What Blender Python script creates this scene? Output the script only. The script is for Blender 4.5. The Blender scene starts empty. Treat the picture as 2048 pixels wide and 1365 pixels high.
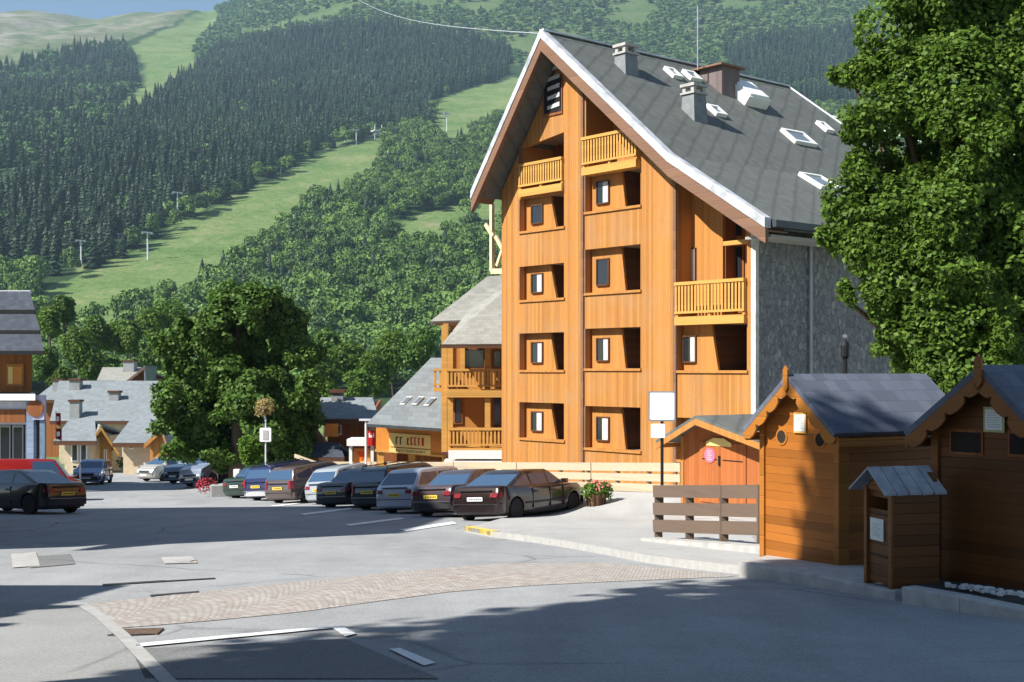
import bpy, bmesh, math, random
import numpy as np
from mathutils import Vector, Matrix
from math import sin, cos, pi, radians, sqrt, atan2

# ------------------------------------------------------------------ camera, light, exposure
SC = bpy.context.scene
COL = SC.collection
F, HZ, CX, EYE = 2550.0, 740.0, 1024.0, 1.6      # focal length and horizon in photo pixels (photo 2048 x 1365)
cd = bpy.data.cameras.new('camera'); cam = bpy.data.objects.new('camera', cd); COL.objects.link(cam)
cam.location = (0, 0, EYE); cam.rotation_euler = (radians(90), 0, 0)
cd.sensor_width = 36; cd.lens = 36 * F / 2048; cd.shift_y = (HZ - 682.5) / 2048
cd.clip_start = 0.1; cd.clip_end = 12000
SC.camera = cam

SUN_EL = radians(42); LX, LY = .855, .518         # horizontal direction the light travels in
sun_d = Vector((LX * cos(SUN_EL), LY * cos(SUN_EL), -sin(SUN_EL))).normalized()
sl = bpy.data.lights.new('sun', 'SUN'); sun = bpy.data.objects.new('sun', sl); COL.objects.link(sun)
sl.energy = 5.0; sl.angle = radians(.55); sl.color = (1, .955, .88)
sun.rotation_euler = sun_d.to_track_quat('-Z', 'Y').to_euler(); sun.location = (-30, -20, 60)
W = bpy.data.worlds.new('World'); SC.world = W; W.use_nodes = True
nt = W.node_tree; nt.nodes.clear()
sky = nt.nodes.new('ShaderNodeTexSky'); sky.sky_type = 'NISHITA'; sky.sun_disc = False
sky.sun_elevation = SUN_EL; sky.sun_rotation = atan2(-LX, -LY); sky.altitude = 1400; sky.air_density = 1.0; sky.dust_density = .5
bg = nt.nodes.new('ShaderNodeBackground'); bg.inputs[1].default_value = .08
wo = nt.nodes.new('ShaderNodeOutputWorld')
nt.links.new(sky.outputs[0], bg.inputs[0]); nt.links.new(bg.outputs[0], wo.inputs[0])
SC.view_settings.view_transform = 'Standard'; SC.view_settings.look = 'None'
SC.view_settings.exposure = .80; SC.view_settings.gamma = 1
SC.render.engine = 'CYCLES'
SC.cycles.use_denoising = True
SC.cycles.max_bounces = 6; SC.cycles.diffuse_bounces = 3; SC.cycles.glossy_bounces = 3
SC.cycles.transmission_bounces = 4; SC.cycles.transparent_max_bounces = 6; SC.cycles.volume_bounces = 0
SC.cycles.sample_clamp_indirect = 4
random.seed(7); RNG = np.random.default_rng(7)

# ------------------------------------------------------------------ ground and rays
def S(t):
    t = max(0., min(1., t)); return t * t * (3 - 2 * t)
EK = [(-40, -1.3), (0, 1.6), (50, 5.235), (62, 5.95), (75, 6.55), (90, 7.2), (110, 7.9), (130, 8.4), (170, 8.0), (250, 1.0)]
def E(y):
    for (a, ea), (b, eb) in zip(EK, EK[1:]):
        if y <= b: return ea + (eb - ea) * (y - a) / (b - a)
    return EK[-1][1]
def rise(x, y):
    u = (x + 1.2) * .84 + (y - 34.5) * .54
    return .65 * S((u - 2.2) / 4.8) * S((75 - y) / 15)
def gz(x, y): return EYE - E(y) + rise(x, y)
def ray(px, py): return Vector(((px - CX) / F, 1, (HZ - py) / F))
def P(px, py, d): return Vector((0, 0, EYE)) + ray(px, py) * d
def G(px, py, dz=0.):
    """the ground point seen at a photo pixel"""
    r = ray(px, py); lo = 5.; step = .25; d = lo
    while d < 240:
        if EYE + r.z * d <= gz(r.x * d, d) + dz: break
        d += step
    a, b = d - step, d
    for _ in range(24):
        m = (a + b) / 2
        if EYE + r.z * m <= gz(r.x * m, m) + dz: b = m
        else: a = m
    return Vector((r.x * b, b, gz(r.x * b, b) + dz))
def on_plane(px, py, o, n):
    """where the ray of a photo pixel meets the plane through o with normal n"""
    c = Vector((0, 0, EYE)); r = ray(px, py); return c + r * ((o - c).dot(n) / r.dot(n))

# ------------------------------------------------------------------ meshes
class MB:
    def __init__(s): s.v = []; s.f = []
    def add(s, vs, fs):
        k = len(s.v); s.v += [tuple(v) for v in vs]; s.f += [tuple(i + k for i in f) for f in fs]; return s
    def box(s, x0, x1, y0, y1, z0, z1):
        return s.add([(x0, y0, z0), (x1, y0, z0), (x1, y1, z0), (x0, y1, z0), (x0, y0, z1), (x1, y0, z1), (x1, y1, z1), (x0, y1, z1)],
                     [(3, 2, 1, 0), (4, 5, 6, 7), (0, 1, 5, 4), (1, 2, 6, 5), (2, 3, 7, 6), (3, 0, 4, 7)])
    def beam(s, a, b, w, h, up=(0, 0, 1)):
        a, b = Vector(a), Vector(b); d = (b - a).normalized(); u = Vector(up)
        r = d.cross(u)
        if r.length < 1e-4: r = d.cross(Vector((1, 0, 0)))
        r.normalize(); u = r.cross(d).normalized(); r *= w / 2; u *= h / 2
        return s.add([a - r - u, a + r - u, a + r + u, a - r + u, b - r - u, b + r - u, b + r + u, b - r + u],
                     [(0, 1, 2, 3), (7, 6, 5, 4), (4, 5, 1, 0), (5, 6, 2, 1), (6, 7, 3, 2), (7, 4, 0, 3)])
    def slab(s, pts, off):
        """a polygon given thickness along off"""
        n = len(pts); pts = [Vector(p) for p in pts]; off = Vector(off)
        return s.add(pts + [p + off for p in pts],
                     [tuple(range(n)), tuple(range(2 * n - 1, n - 1, -1))] + [(i, n + i, n + (i + 1) % n, (i + 1) % n) for i in range(n)])
    def poly(s, pts): return s.add(pts, [tuple(range(len(pts)))])
    def tube(s, pts, rad, n=8, cap=True):
        pts = [Vector(p) for p in pts]; rad = rad if isinstance(rad, (list, tuple)) else [rad] * len(pts)
        k = len(s.v); ref = None
        for i, p in enumerate(pts):
            d = (pts[min(i + 1, len(pts) - 1)] - pts[max(i - 1, 0)]).normalized()
            if ref is None: ref = Vector((1, 0, 0)) if abs(d.x) < .8 else Vector((0, 1, 0))
            a = d.cross(ref).normalized(); b = d.cross(a).normalized(); ref = a.cross(d).normalized()
            for j in range(n):
                t = 2 * pi * j / n; s.v.append(tuple(p + (a * cos(t) + b * sin(t)) * rad[i]))
        for i in range(len(pts) - 1):
            for j in range(n):
                s.f.append((k + i * n + j, k + i * n + (j + 1) % n, k + (i + 1) * n + (j + 1) % n, k + (i + 1) * n + j))
        if cap:
            s.f.append(tuple(k + j for j in range(n))[::-1]); s.f.append(tuple(k + (len(pts) - 1) * n + j for j in range(n)))
        return s
    def cyl(s, c, r, h, n=16, axis='z', r2=None):
        c = Vector(c); ax = {'x': Vector((1, 0, 0)), 'y': Vector((0, 1, 0)), 'z': Vector((0, 0, 1))}[axis]
        return s.tube([c, c + ax * h], [r, r if r2 is None else r2], n)
    def build(s, name, mat, parent=None, smooth=False, bevel=0, recalc=True, M=None):
        me = bpy.data.meshes.new(name); me.from_pydata(s.v, [], s.f)
        if M is not None: me.transform(M)
        if recalc or bevel:
            bm = bmesh.new(); bm.from_mesh(me)
            if bevel:
                bmesh.ops.bevel(bm, geom=[e for e in bm.edges if len(e.link_faces) == 2 and e.calc_face_angle(0) > .5],
                                offset=bevel, segments=2, affect='EDGES', profile=.5, clamp_overlap=True)
            bmesh.ops.recalc_face_normals(bm, faces=bm.faces); bm.to_mesh(me); bm.free()
        if smooth: me.shade_smooth()
        o = bpy.data.objects.new(name, me); COL.objects.link(o)
        if mat: me.materials.append(mat)
        if parent: o.parent = parent
        return o
def tag(o, label=None, cat=None, group=None, kind=None):
    if label: o['label'] = label
    if cat: o['category'] = cat
    if group: o['group'] = group
    if kind: o['kind'] = kind
    return o
def empty(name, loc, rz=0., label=None, cat=None, group=None):
    o = bpy.data.objects.new(name, None); COL.objects.link(o); o.location = loc; o.rotation_euler = (0, 0, rz)
    o.empty_display_size = .2
    return tag(o, label, cat, group)
KIDS = {}
def copy_tree(o, parent=None):
    c = o.copy(); COL.objects.link(c)
    if parent: c.parent = parent
    for ch in list(o.children): copy_tree(ch, c)
    return c
def np_mesh(name, V, Fq, mat, parent=None, attr=None, smooth=False):
    """a mesh from numpy arrays, all faces with the same corner count"""
    me = bpy.data.meshes.new(name); n = len(Fq); k = Fq.shape[1]
    me.vertices.add(len(V)); me.vertices.foreach_set('co', V.astype(np.float32).ravel())
    me.loops.add(n * k); me.loops.foreach_set('vertex_index', Fq.astype(np.int32).ravel())
    me.polygons.add(n); me.polygons.foreach_set('loop_start', (np.arange(n) * k).astype(np.int32))
    me.update(calc_edges=True)
    if attr is not None:
        for an, vals in attr.items():
            a = me.attributes.new(an, 'FLOAT', 'POINT'); a.data.foreach_set('value', vals.astype(np.float32))
    if smooth: me.shade_smooth()
    if mat: me.materials.append(mat)
    o = bpy.data.objects.new(name, me); COL.objects.link(o)
    if parent: o.parent = parent
    return o

# ------------------------------------------------------------------ materials
class NM:
    """small helper to write node materials"""
    def __init__(s, name, rough=.8, spec=.3):
        s.m = bpy.data.materials.new(name); s.m.use_nodes = True; s.t = s.m.node_tree; s.b = s.t.nodes['Principled BSDF']
        s.b.inputs['Roughness'].default_value = rough; s.b.inputs['Specular IOR Level'].default_value = spec
        s.co = s.t.nodes.new('ShaderNodeTexCoord')
    def n(s, typ, **kw):
        nd = s.t.nodes.new(typ)
        for k, v in kw.items():
            if k.startswith('i_'):
                key = k[2:]; nd.inputs[int(key) if key.isdigit() else key].default_value = v
            else: setattr(nd, k, v)
        return nd
    def l(s, a, b): s.t.links.new(a, b)
    def val(s, a, nd, i):
        if isinstance(a, (int, float, tuple)): nd.inputs[i].default_value = a
        else: s.l(a, nd.inputs[i])
    def math(s, op, a, b=0., clamp=False):
        nd = s.n('ShaderNodeMath', operation=op, use_clamp=clamp); s.val(a, nd, 0); s.val(b, nd, 1); return nd.outputs[0]
    def obj(s): return s.co.outputs['Object']
    def xyz(s, v=None):
        nd = s.n('ShaderNodeSeparateXYZ'); s.l(v or s.obj(), nd.inputs[0]); return nd.outputs
    def map(s, v, sc=(1, 1, 1), rot=(0, 0, 0)):
        nd = s.n('ShaderNodeMapping'); nd.inputs['Scale'].default_value = sc; nd.inputs['Rotation'].default_value = rot
        s.l(v, nd.inputs[0]); return nd.outputs[0]
    def noise(s, sc, det=4, v=None, rough=.55, out=0):
        nd = s.n('ShaderNodeTexNoise'); nd.inputs['Scale'].default_value = sc; nd.inputs['Detail'].default_value = det
        nd.inputs['Roughness'].default_value = rough
        s.l(v or s.obj(), nd.inputs['Vector']); return nd.outputs[out]
    def white(s, v, dims='1D'):
        nd = s.n('ShaderNodeTexWhiteNoise', noise_dimensions=dims)
        s.l(v, nd.inputs['W' if dims == '1D' else 'Vector']); return nd.outputs['Value']
    def ramp(s, fac, stops, interp='LINEAR'):
        nd = s.n('ShaderNodeValToRGB'); cr = nd.color_ramp; cr.interpolation = interp
        while len(cr.elements) < len(stops): cr.elements.new(.5)
        for e, (p, c) in zip(cr.elements, stops):
            e.position = p; e.color = (c, c, c, 1) if isinstance(c, (int, float)) else (*c, 1)
        s.l(fac, nd.inputs[0]); return nd.outputs[0]
    def mix(s, fac, a, b, mode='MIX'):
        nd = s.n('ShaderNodeMix', data_type='RGBA', blend_type=mode)
        s.val(fac, nd, 0)
        for x, i in ((a, 6), (b, 7)):
            if isinstance(x, tuple): nd.inputs[i].default_value = (*x, 1) if len(x) == 3 else x
            else: s.l(x, nd.inputs[i])
        return nd.outputs[2]
    def color(s, c):
        if isinstance(c, tuple): s.b.inputs['Base Color'].default_value = (*c, 1)
        else: s.l(c, s.b.inputs['Base Color'])
        return s
    def bump(s, h, st=.3, d=.02):
        nd = s.n('ShaderNodeBump'); nd.inputs['Strength'].default_value = st; nd.inputs['Distance'].default_value = d
        s.l(h, nd.inputs['Height']); s.l(nd.outputs[0], s.b.inputs['Normal']); return s
MT = {}
def plain(name, c, rough=.7, var=.15, sc=3., spec=.3, metal=0.):
    if name in MT: return MT[name]
    k = NM(name, rough, spec); n_ = k.noise(sc, 5)
    c0 = tuple(max(0, v * (1 - var)) for v in c); c1 = tuple(min(1, v * (1 + var)) for v in c)
    k.color(k.ramp(n_, [(.3, c0), (.7, c1)])); k.b.inputs['Metallic'].default_value = metal
    MT[name] = k.m; return k.m
def wood(name, c, plank=.12, axis=0, var=.22, gap=.35, rough=.7, grain=1., weather=0., dark=None):
    """planks repeating along an axis (0 x, 1 y, 2 z) of the object's own space; 3 = along x + y"""
    if name in MT: return MT[name]
    k = NM(name, rough, .25); o = k.xyz()
    a = k.math('ADD', o[0], o[1]) if axis == 3 else o[axis]
    t = k.math('DIVIDE', a, plank); fl = k.math('FLOOR', t); fr = k.math('FRACT', t); r = k.white(fl)
    sc = [1., 1., 1.]
    long = [i for i in range(3) if i != (0 if axis == 3 else axis)]
    for i in long: sc[i] = .07 if (i == 2 or axis == 2) else 1.
    sc[0 if axis == 3 else axis] = 1.
    if axis == 2: sc = [.07, .07, 1.]
    g = k.noise(26 * grain, 6, k.map(k.obj(), tuple(sc)), .65)
    big = k.noise(.9, 3)
    dk = tuple(v * (1 - var) for v in c); lt = tuple(v * (1 + var) for v in c)
    base = k.ramp(k.math('ADD', k.math('MULTIPLY', r, .6), k.math('MULTIPLY', g, .4)), [(.15, dk), (.5, c), (.9, lt)])
    base = k.mix(k.math('MULTIPLY', k.ramp(big, [(.45, 0.), (.75, 1.)]), .25 + weather), base, tuple(v * s for v, s in zip(c, dark or (.8, .95, 1.5))))
    st = k.ramp(k.noise(5, 5, k.map(k.obj(), tuple(v * (3 if v == 1. else 1.2) for v in sc)), .7), [(.52, 0.), (.72, 1.)])
    base = k.mix(k.math('MULTIPLY', st, .35), base, tuple(v * .55 for v in c))
    line = k.ramp(k.math('ABSOLUTE', k.math('SUBTRACT', fr, .5)), [(.44, 0.), (.49, 1.)])
    if axis == 0:
        jz = k.math('FRACT', k.math('ADD', k.math('DIVIDE', o[2], 2.9), r)); jl = k.ramp(jz, [(.0, 1.), (.006, 0.)])
        base = k.mix(k.math('MULTIPLY', jl, .55), base, tuple(v * .3 for v in c))
        run = k.ramp(k.noise(1.4, 5, k.map(k.obj(), (1., 1., .12)), .7), [(.50, 0.), (.75, 1.)])
        base = k.mix(k.math('MULTIPLY', run, .38), base, (c[0] * .62, c[1] * .6, c[2] * .8))
    if axis == 2 and plank < .2:
        hl = k.math('MULTIPLY', k.ramp(fr, [(.02, 0.), (.06, 1.), (.12, 0.)]), k.ramp(k.noise(3, 3), [(.4, 0.), (.6, .5)])); base = k.mix(hl, base, tuple(min(1, v * 2.2) for v in c))  # painted highlight just above each board joint
    k.color(k.mix(k.math('MULTIPLY', line, gap), base, tuple(v * .25 for v in c)))
    k.bump(k.math('SUBTRACT', k.math('MULTIPLY', g, .25), line), .5, .01)
    MT[name] = k.m; return k.m

M_fac = wood('facade_planks', (.45, .198, .050), .105, 0, .24, .4, weather=.35, dark=(.85, 1.15, 2.2))
M_facd = wood('recess_planks', (.47, .205, .050), .13, 0, .15, .3)
M_pale = wood('pale_timber', (.60, .31, .075), .14, 2, .12, .1, .6)
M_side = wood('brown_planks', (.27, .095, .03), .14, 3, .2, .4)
M_dark = wood('dark_timber', (.10, .045, .022), .14, 2, .2, .3)
M_shed = wood('varnished_boards', (.32, .11, .018), .125, 2, .28, .55, .42, dark=(.55, .55, .8))
M_shed_shade = wood('varnished_boards_shaded', (.13, .046, .011), .125, 2, .28, .55, .42, dark=(.55, .55, .8))  # darker copy of the varnished boards, with shade put into the colour
M_shedtrim = wood('varnished_trim', (.34, .13, .022), .3, 2, .15, .0, .4)
M_hut = wood('orange_hut_boards', (.40, .125, .034), .11, 0, .15, .25)
M_grey = wood('weathered_rail', (.135, .095, .07), 40., 2, .3, .0, .85, dark=(.7, .8, .9))
M_bleach = wood('bleached_rail', (.46, .38, .26), 40., 2, .2, .0, .85)
M_white = plain('white_paint', (.78, .78, .76), .5, .05)
M_paper = plain('paper', (.75, .78, .74), .6, .08, 14)
M_board = plain('blank_board', (.86, .86, .85), .35, .02)
M_metal = plain('grey_metal', (.34, .36, .38), .4, .1, metal=.6)
M_zinc = plain('zinc_edge', (.62, .65, .68), .45, .18, 2.)
M_fascia = wood('bargeboard_brown', (.21, .115, .07), .3, 2, .15, .1)
M_black = plain('black_iron', (.012, .012, .013), .5, .1)
M_curt = plain('curtain', (.55, .54, .50), .9, .12, 9)
M_conc = plain('concrete', (.40, .39, .37), .9, .18, 5.)
M_soffit = plain('pale_soffit', (.33, .25, .18), .8, .1)
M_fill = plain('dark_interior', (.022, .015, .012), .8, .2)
M_pink = plain('pink_disc', (.80, .16, .25), .6, .12, 12)
M_red = plain('red_paint', (.45, .02, .02), .45, .1)
M_purple = plain('purple_cloth', (.10, .03, .14), .7, .1)
M_yel = plain('pale_yellow_sign', (.85, .62, .22), .6, .06, 8)
M_orange = plain('orange_panel', (.70, .27, .05), .6, .1)
M_flower = plain('flower_petal', (.75, .20, .22), .6, .3, 20)
def glass(name, c=(.03, .035, .04), rough=.06):
    k = NM(name, rough, .6); k.color(c); k.b.inputs['IOR'].default_value = 1.5; MT[name] = k.m; return k.m
M_glass = glass('window_glass', (.02, .022, .025))
M_cglass = glass('car_glass_sky_tint', (.04, .08, .15), .04); M_cglass.node_tree.nodes['Principled BSDF'].inputs['Specular IOR Level'].default_value = 1.  # blue base colour stands in for the sky mirrored in the panes
M_sky = glass('skylight_glass', (.16, .19, .23), .12)

def roof_mat(name, c, tile=.33, diag=False, var=.25):
    k = NM(name, .75, .3); uv = k.co.outputs['UV']
    o = k.n('ShaderNodeSeparateXYZ'); k.l(uv, o.inputs[0]); o = o.outputs
    row = k.math('FLOOR', k.math('DIVIDE', o[1], tile)); fy = k.math('FRACT', k.math('DIVIDE', o[1], tile))
    sh = k.math('MULTIPLY', k.math('MODULO', row, 2.), .5)
    cx = k.math('ADD', k.math('DIVIDE', o[0], tile * .9), sh); colm = k.math('FLOOR', cx); fx = k.math('FRACT', cx)
    cmb = k.n('ShaderNodeCombineXYZ'); k.l(colm, cmb.inputs[0]); k.l(row, cmb.inputs[1])
    r = k.white(cmb.outputs[0], '3D')
    ln = k.math('MAXIMUM', k.ramp(fy, [(.0, 1.), (.10, 0.)]), k.math('MULTIPLY', k.ramp(k.math('ABSOLUTE', k.math('SUBTRACT', fx, .5)), [(.45, 0.), (.5, 1.)]), .7))
    big = k.noise(.45, 4, uv); fine = k.noise(14, 4, uv)
    f = k.math('ADD', k.math('MULTIPLY', r, .4), k.math('ADD', k.math('MULTIPLY', big, .4), k.math('MULTIPLY', fine, .2)))
    base = k.ramp(f, [(.25, tuple(v * (1 - var) for v in c)), (.75, tuple(v * (1 + var) for v in c))])
    if diag:
        d = k.math('SUBTRACT', k.math('MULTIPLY', o[0], .65), k.math('MULTIPLY', o[1], .76))
        d = k.math('ADD', d, k.math('MULTIPLY', k.noise(1.2, 2, uv), .18))
        f2 = k.math('ABSOLUTE', k.math('SUBTRACT', k.math('FRACT', k.math('DIVIDE', d, .62)), .5))
        dl = k.ramp(f2, [(.34, 0.), (.5, 1.)])
        base = k.mix(k.math('MULTIPLY', dl, .5), base, tuple(v * .45 for v in c))
        ln = k.math('MULTIPLY', ln, .6)
    k.color(k.mix(k.math('MULTIPLY', ln, .45), base, tuple(v * .35 for v in c)))
    k.bump(k.math('ADD', fy, k.math('MULTIPLY', r, .4)), .5, .02)
    MT[name] = k.m; return k.m
M_roof = roof_mat('slate_grey_green', (.125, .132, .124), .30, True, .12)
M_roof2 = roof_mat('pale_shingle', (.29, .285, .25), .26, False, .15)
M_roof3 = roof_mat('shade_blue_slate', (.055, .064, .082), .28)  # dark bluish slate, the shop roof's shade put into the colour
M_roofv = roof_mat('village_slate', (.21, .235, .245), .36, False, .15)
M_roofs = roof_mat('shed_slate', (.105, .12, .155), .24, var=.2)

def stone_mat():
    k = NM('rubble_stone', .9, .2); v = k.map(k.obj(), (1, 1, .62))
    w = k.noise(2.2, 3, v, out=1); vv = k.mix(.12, v, w)
    a = k.n('ShaderNodeTexVoronoi', feature='F1'); a.inputs['Scale'].default_value = 8.5; k.l(vv, a.inputs['Vector'])
    e = k.n('ShaderNodeTexVoronoi', feature='DISTANCE_TO_EDGE'); e.inputs['Scale'].default_value = 8.5; k.l(vv, e.inputs['Vector'])
    sp = k.n('ShaderNodeSeparateColor'); k.l(a.outputs['Color'], sp.inputs[0])
    base = k.ramp(sp.outputs[0], [(0., (.17, .178, .185)), (.5, (.225, .232, .24)), (.85, (.275, .28, .28)), (1., (.38, .375, .36))])
    base = k.mix(k.math('MULTIPLY', k.noise(9, 5), .35), base, (.14, .15, .17))
    ed = k.ramp(e.outputs[0], [(.015, 1.), (.07, 0.)])
    k.color(k.mix(k.math('MULTIPLY', ed, .4), base, (.14, .14, .15)))
    k.bump(k.math('SUBTRACT', k.noise(6, 4), ed), .7, .05); return k.m
M_stone = stone_mat()

def asphalt(name, c0, c1, speck=.12, cracks=True):
    k = NM(name, .92, .25); o = k.obj()
    big = k.noise(.22, 5, o); mid = k.noise(1.6, 5, o); fine = k.noise(60, 3, o, .7)
    strk = k.noise(1., 4, k.map(o, (1.3, .25, 1)))
    f = k.math('ADD', k.math('MULTIPLY', big, .4), k.math('ADD', k.math('MULTIPLY', mid, .25), k.math('MULTIPLY', strk, .35)))
    base = k.ramp(f, [(.36, c0), (.6, c1)])
    base = k.mix(speck * 1.6, base, k.ramp(fine, [(.3, .01), (.5, .15), (.7, .5)]), 'MIX')
    g2 = k.noise(34, 3, o, .8); base = k.mix(.22, base, k.mix(k.ramp(g2, [(.42, 0.), (.6, 1.)]), tuple(v * .62 for v in c0), tuple(min(1, v * 1.18) for v in c1)))
    if cracks:
        e = k.n('ShaderNodeTexVoronoi', feature='DISTANCE_TO_EDGE'); e.inputs['Scale'].default_value = .22
        k.l(k.mix(.25, o, k.noise(.8, 4, o, out=1)), e.inputs['Vector'])
        cr = k.math('MULTIPLY', k.ramp(e.outputs[0], [(.0, 1.), (.006, 0.)]), k.ramp(k.noise(.35, 2, o), [(.45, 0.), (.6, 1.)]))
        base = k.mix(k.math('MULTIPLY', cr, .6), base, (.05, .05, .05))
    sp = k.ramp(k.noise(.9, 6, o, .7), [(.66, 0.), (.74, 1.)])
    base = k.mix(k.math('MULTIPLY', sp, .5), base, tuple(v * .5 for v in c0))
    k.color(base); k.bump(fine, .35, .01); return k.m
M_asph = asphalt('road_asphalt', (.245, .255, .262), (.42, .43, .435), .2)
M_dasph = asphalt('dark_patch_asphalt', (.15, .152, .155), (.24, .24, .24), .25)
M_pave = asphalt('pavement_asphalt', (.34, .34, .33), (.48, .48, .465), .10)
M_kerb = plain('kerb_stone', (.37, .365, .35), .85, .12, 7.)
M_line = plain('road_paint', (.74, .74, .73), .7, .12, 18.)
M_yline = plain('yellow_paint', (.72, .50, .10), .7, .15, 10.)
def cobble_mat():
    k = NM('cobbles', .85, .25); o = k.obj()
    ps = k.xyz(k.map(o, (1, 1, 1), (0, 0, radians(8))))
    # fans: rows of setts bent into arcs
    t = .95; fx = k.math('SUBTRACT', k.math('FRACT', k.math('DIVIDE', ps[0], t)), .5)
    arc = k.math('MULTIPLY', k.math('MULTIPLY', fx, fx), 1.6)
    rr = k.math('ADD', k.math('DIVIDE', ps[1], .11), k.math('DIVIDE', arc, .11)); row = k.math('FLOOR', rr); fr = k.math('FRACT', rr)
    cc = k.math('ADD', k.math('DIVIDE', ps[0], .105), k.math('MULTIPLY', row, .5)); cl = k.math('FLOOR', cc); fc = k.math('FRACT', cc)
    cmb = k.n('ShaderNodeCombineXYZ'); k.l(cl, cmb.inputs[0]); k.l(row, cmb.inputs[1]); r = k.white(cmb.outputs[0], '3D')
    base = k.ramp(r, [(0., (.32, .27, .24)), (.35, (.38, .325, .29)), (.7, (.42, .375, .34)), (1., (.46, .44, .41))])
    base = k.mix(k.ramp(k.noise(.5, 4), [(.4, 0.), (.7, .7)]), base, (.36, .345, .32))
    j = k.math('MAXIMUM', k.ramp(k.math('ABSOLUTE', k.math('SUBTRACT', fr, .5)), [(.38, 0.), (.47, 1.)]), k.ramp(k.math('ABSOLUTE', k.math('SUBTRACT', fc, .5)), [(.38, 0.), (.47, 1.)]))
    k.color(k.mix(k.math('MULTIPLY', j, .5), base, (.20, .185, .17))); k.bump(k.math('SUBTRACT', 1., j), .5, .015); return k.m
M_cob = cobble_mat()

def leaf_mat(name, c, var=.35, trans=.35, attr='shade'):
    m = bpy.data.materials.new(name); m.use_nodes = True; t = m.node_tree; b = t.nodes['Principled BSDF']
    b.inputs['Roughness'].default_value = .55; b.inputs['Specular IOR Level'].default_value = .25
    a = t.nodes.new('ShaderNodeAttribute'); a.attribute_name = attr
    r = t.nodes.new('ShaderNodeValToRGB'); r.color_ramp.elements[0].position = 0; r.color_ramp.elements[1].position = 1
    r.color_ramp.elements[0].color = (*[v * (1 - var) for v in c], 1)
    r.color_ramp.elements[1].color = (c[0] * (1 + var * 1.5), c[1] * (1 + var), c[2] * (1 + var * .4), 1)
    t.links.new(a.outputs['Fac'], r.inputs[0]); t.links.new(r.outputs[0], b.inputs['Base Color'])
    if trans > 0:
        tr = t.nodes.new('ShaderNodeBsdfTranslucent'); mx = t.nodes.new('ShaderNodeMixShader'); mx.inputs[0].default_value = trans
        t.links.new(r.outputs[0], tr.inputs[0]); t.links.new(b.outputs[0], mx.inputs[1]); t.links.new(tr.outputs[0], mx.inputs[2])
        t.links.new(mx.outputs[0], t.nodes['Material Output'].inputs[0])
    return m
M_leaf = leaf_mat('broad_leaf', (.112, .218, .036), var=.55, trans=.4)
M_leaf2 = leaf_mat('linden_leaf', (.090, .185, .036), var=.45, trans=.3)
M_leafb = leaf_mat('bright_bush_leaf', (.12, .24, .03))
M_bark = plain('bark', (.10, .075, .055), .95, .3, 9.)
M_conif = leaf_mat('spruce_needles', (.024, .054, .029), .6, 0)
M_decid = leaf_mat('far_broadleaf', (.080, .165, .036), .6, 0)
M_decid2 = leaf_mat('high_alder', (.075, .165, .045), .4, 0)
# ------------------------------------------------------------------ terrain
from mathutils import noise as mn
TK = [(130, -.0646), (170, -.064), (250, -.056), (350, -.018), (450, .026), (550, .060), (660, .092), (820, .133), (1050, .1725), (1450, .212), (2000, .251), (2700, .276), (3100, .276), (3700, .25)]
def tanT(y):
    for (a, ta), (b, tb) in zip(TK, TK[1:]):
        if y <= b: return ta + (tb - ta) * (y - a) / (b - a)
    return TK[-1][1]
def terr(x, y):
    if y < 130: return gz(x, y)
    u = x / y
    t = tanT(y) + .075 * S((u + .245) / .13) * S((y - 1500) / 1500)
    z = EYE + t * y
    k = S((y - 300) / 700)
    if k > 0:
        z += k * 9 * mn.noise(Vector((x / 210, y / 300, .3))) + k * 3.5 * mn.noise(Vector((x / 60, y / 70, 1.3)))
        k2 = S((y - 1500) / 900) * S((-.2 - u) / .06 + .5)
        z += k2 * 30 * (mn.noise(Vector((x / 260, 2.2, y / 700))) + .4 * mn.noise(Vector((x / 70, 5.2, y / 300))))
    return z
ys = list(np.arange(-30, 60, .5)) + list(np.arange(60, 150, 1.5))
y = 150.
while y < 3700: ys.append(y); y += max(2.5, y * .0125)
NXC = 300
def roww(y): return max(60., .62 * y + 20)
Vt = np.zeros((len(ys), NXC + 1, 3))
for i, y in enumerate(ys):
    w = roww(y)
    for j in range(NXC + 1):
        t = j / NXC * 2 - 1; x = w * t
        Vt[i, j] = (x, y, terr(x, y))
idx = np.arange(len(ys) * (NXC + 1)).reshape(len(ys), NXC + 1)
Fq = np.stack([idx[:-1, :-1], idx[:-1, 1:], idx[1:, 1:], idx[1:, :-1]], -1).reshape(-1, 4)
VV = Vt.reshape(-1, 3)

def inpoly(px, py, poly):
    c = np.zeros(px.shape, bool); n = len(poly)
    for i in range(n):
        x0, y0 = poly[i]; x1, y1 = poly[(i + 1) % n]
        if y0 == y1: continue
        c ^= ((y0 > py) != (y1 > py)) & (px < (x1 - x0) * (py - y0) / (y1 - y0) + x0)
    return c
def topx(V): return CX + F * V[:, 0] / V[:, 1], HZ - F * (V[:, 2] - EYE) / V[:, 1]
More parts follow.
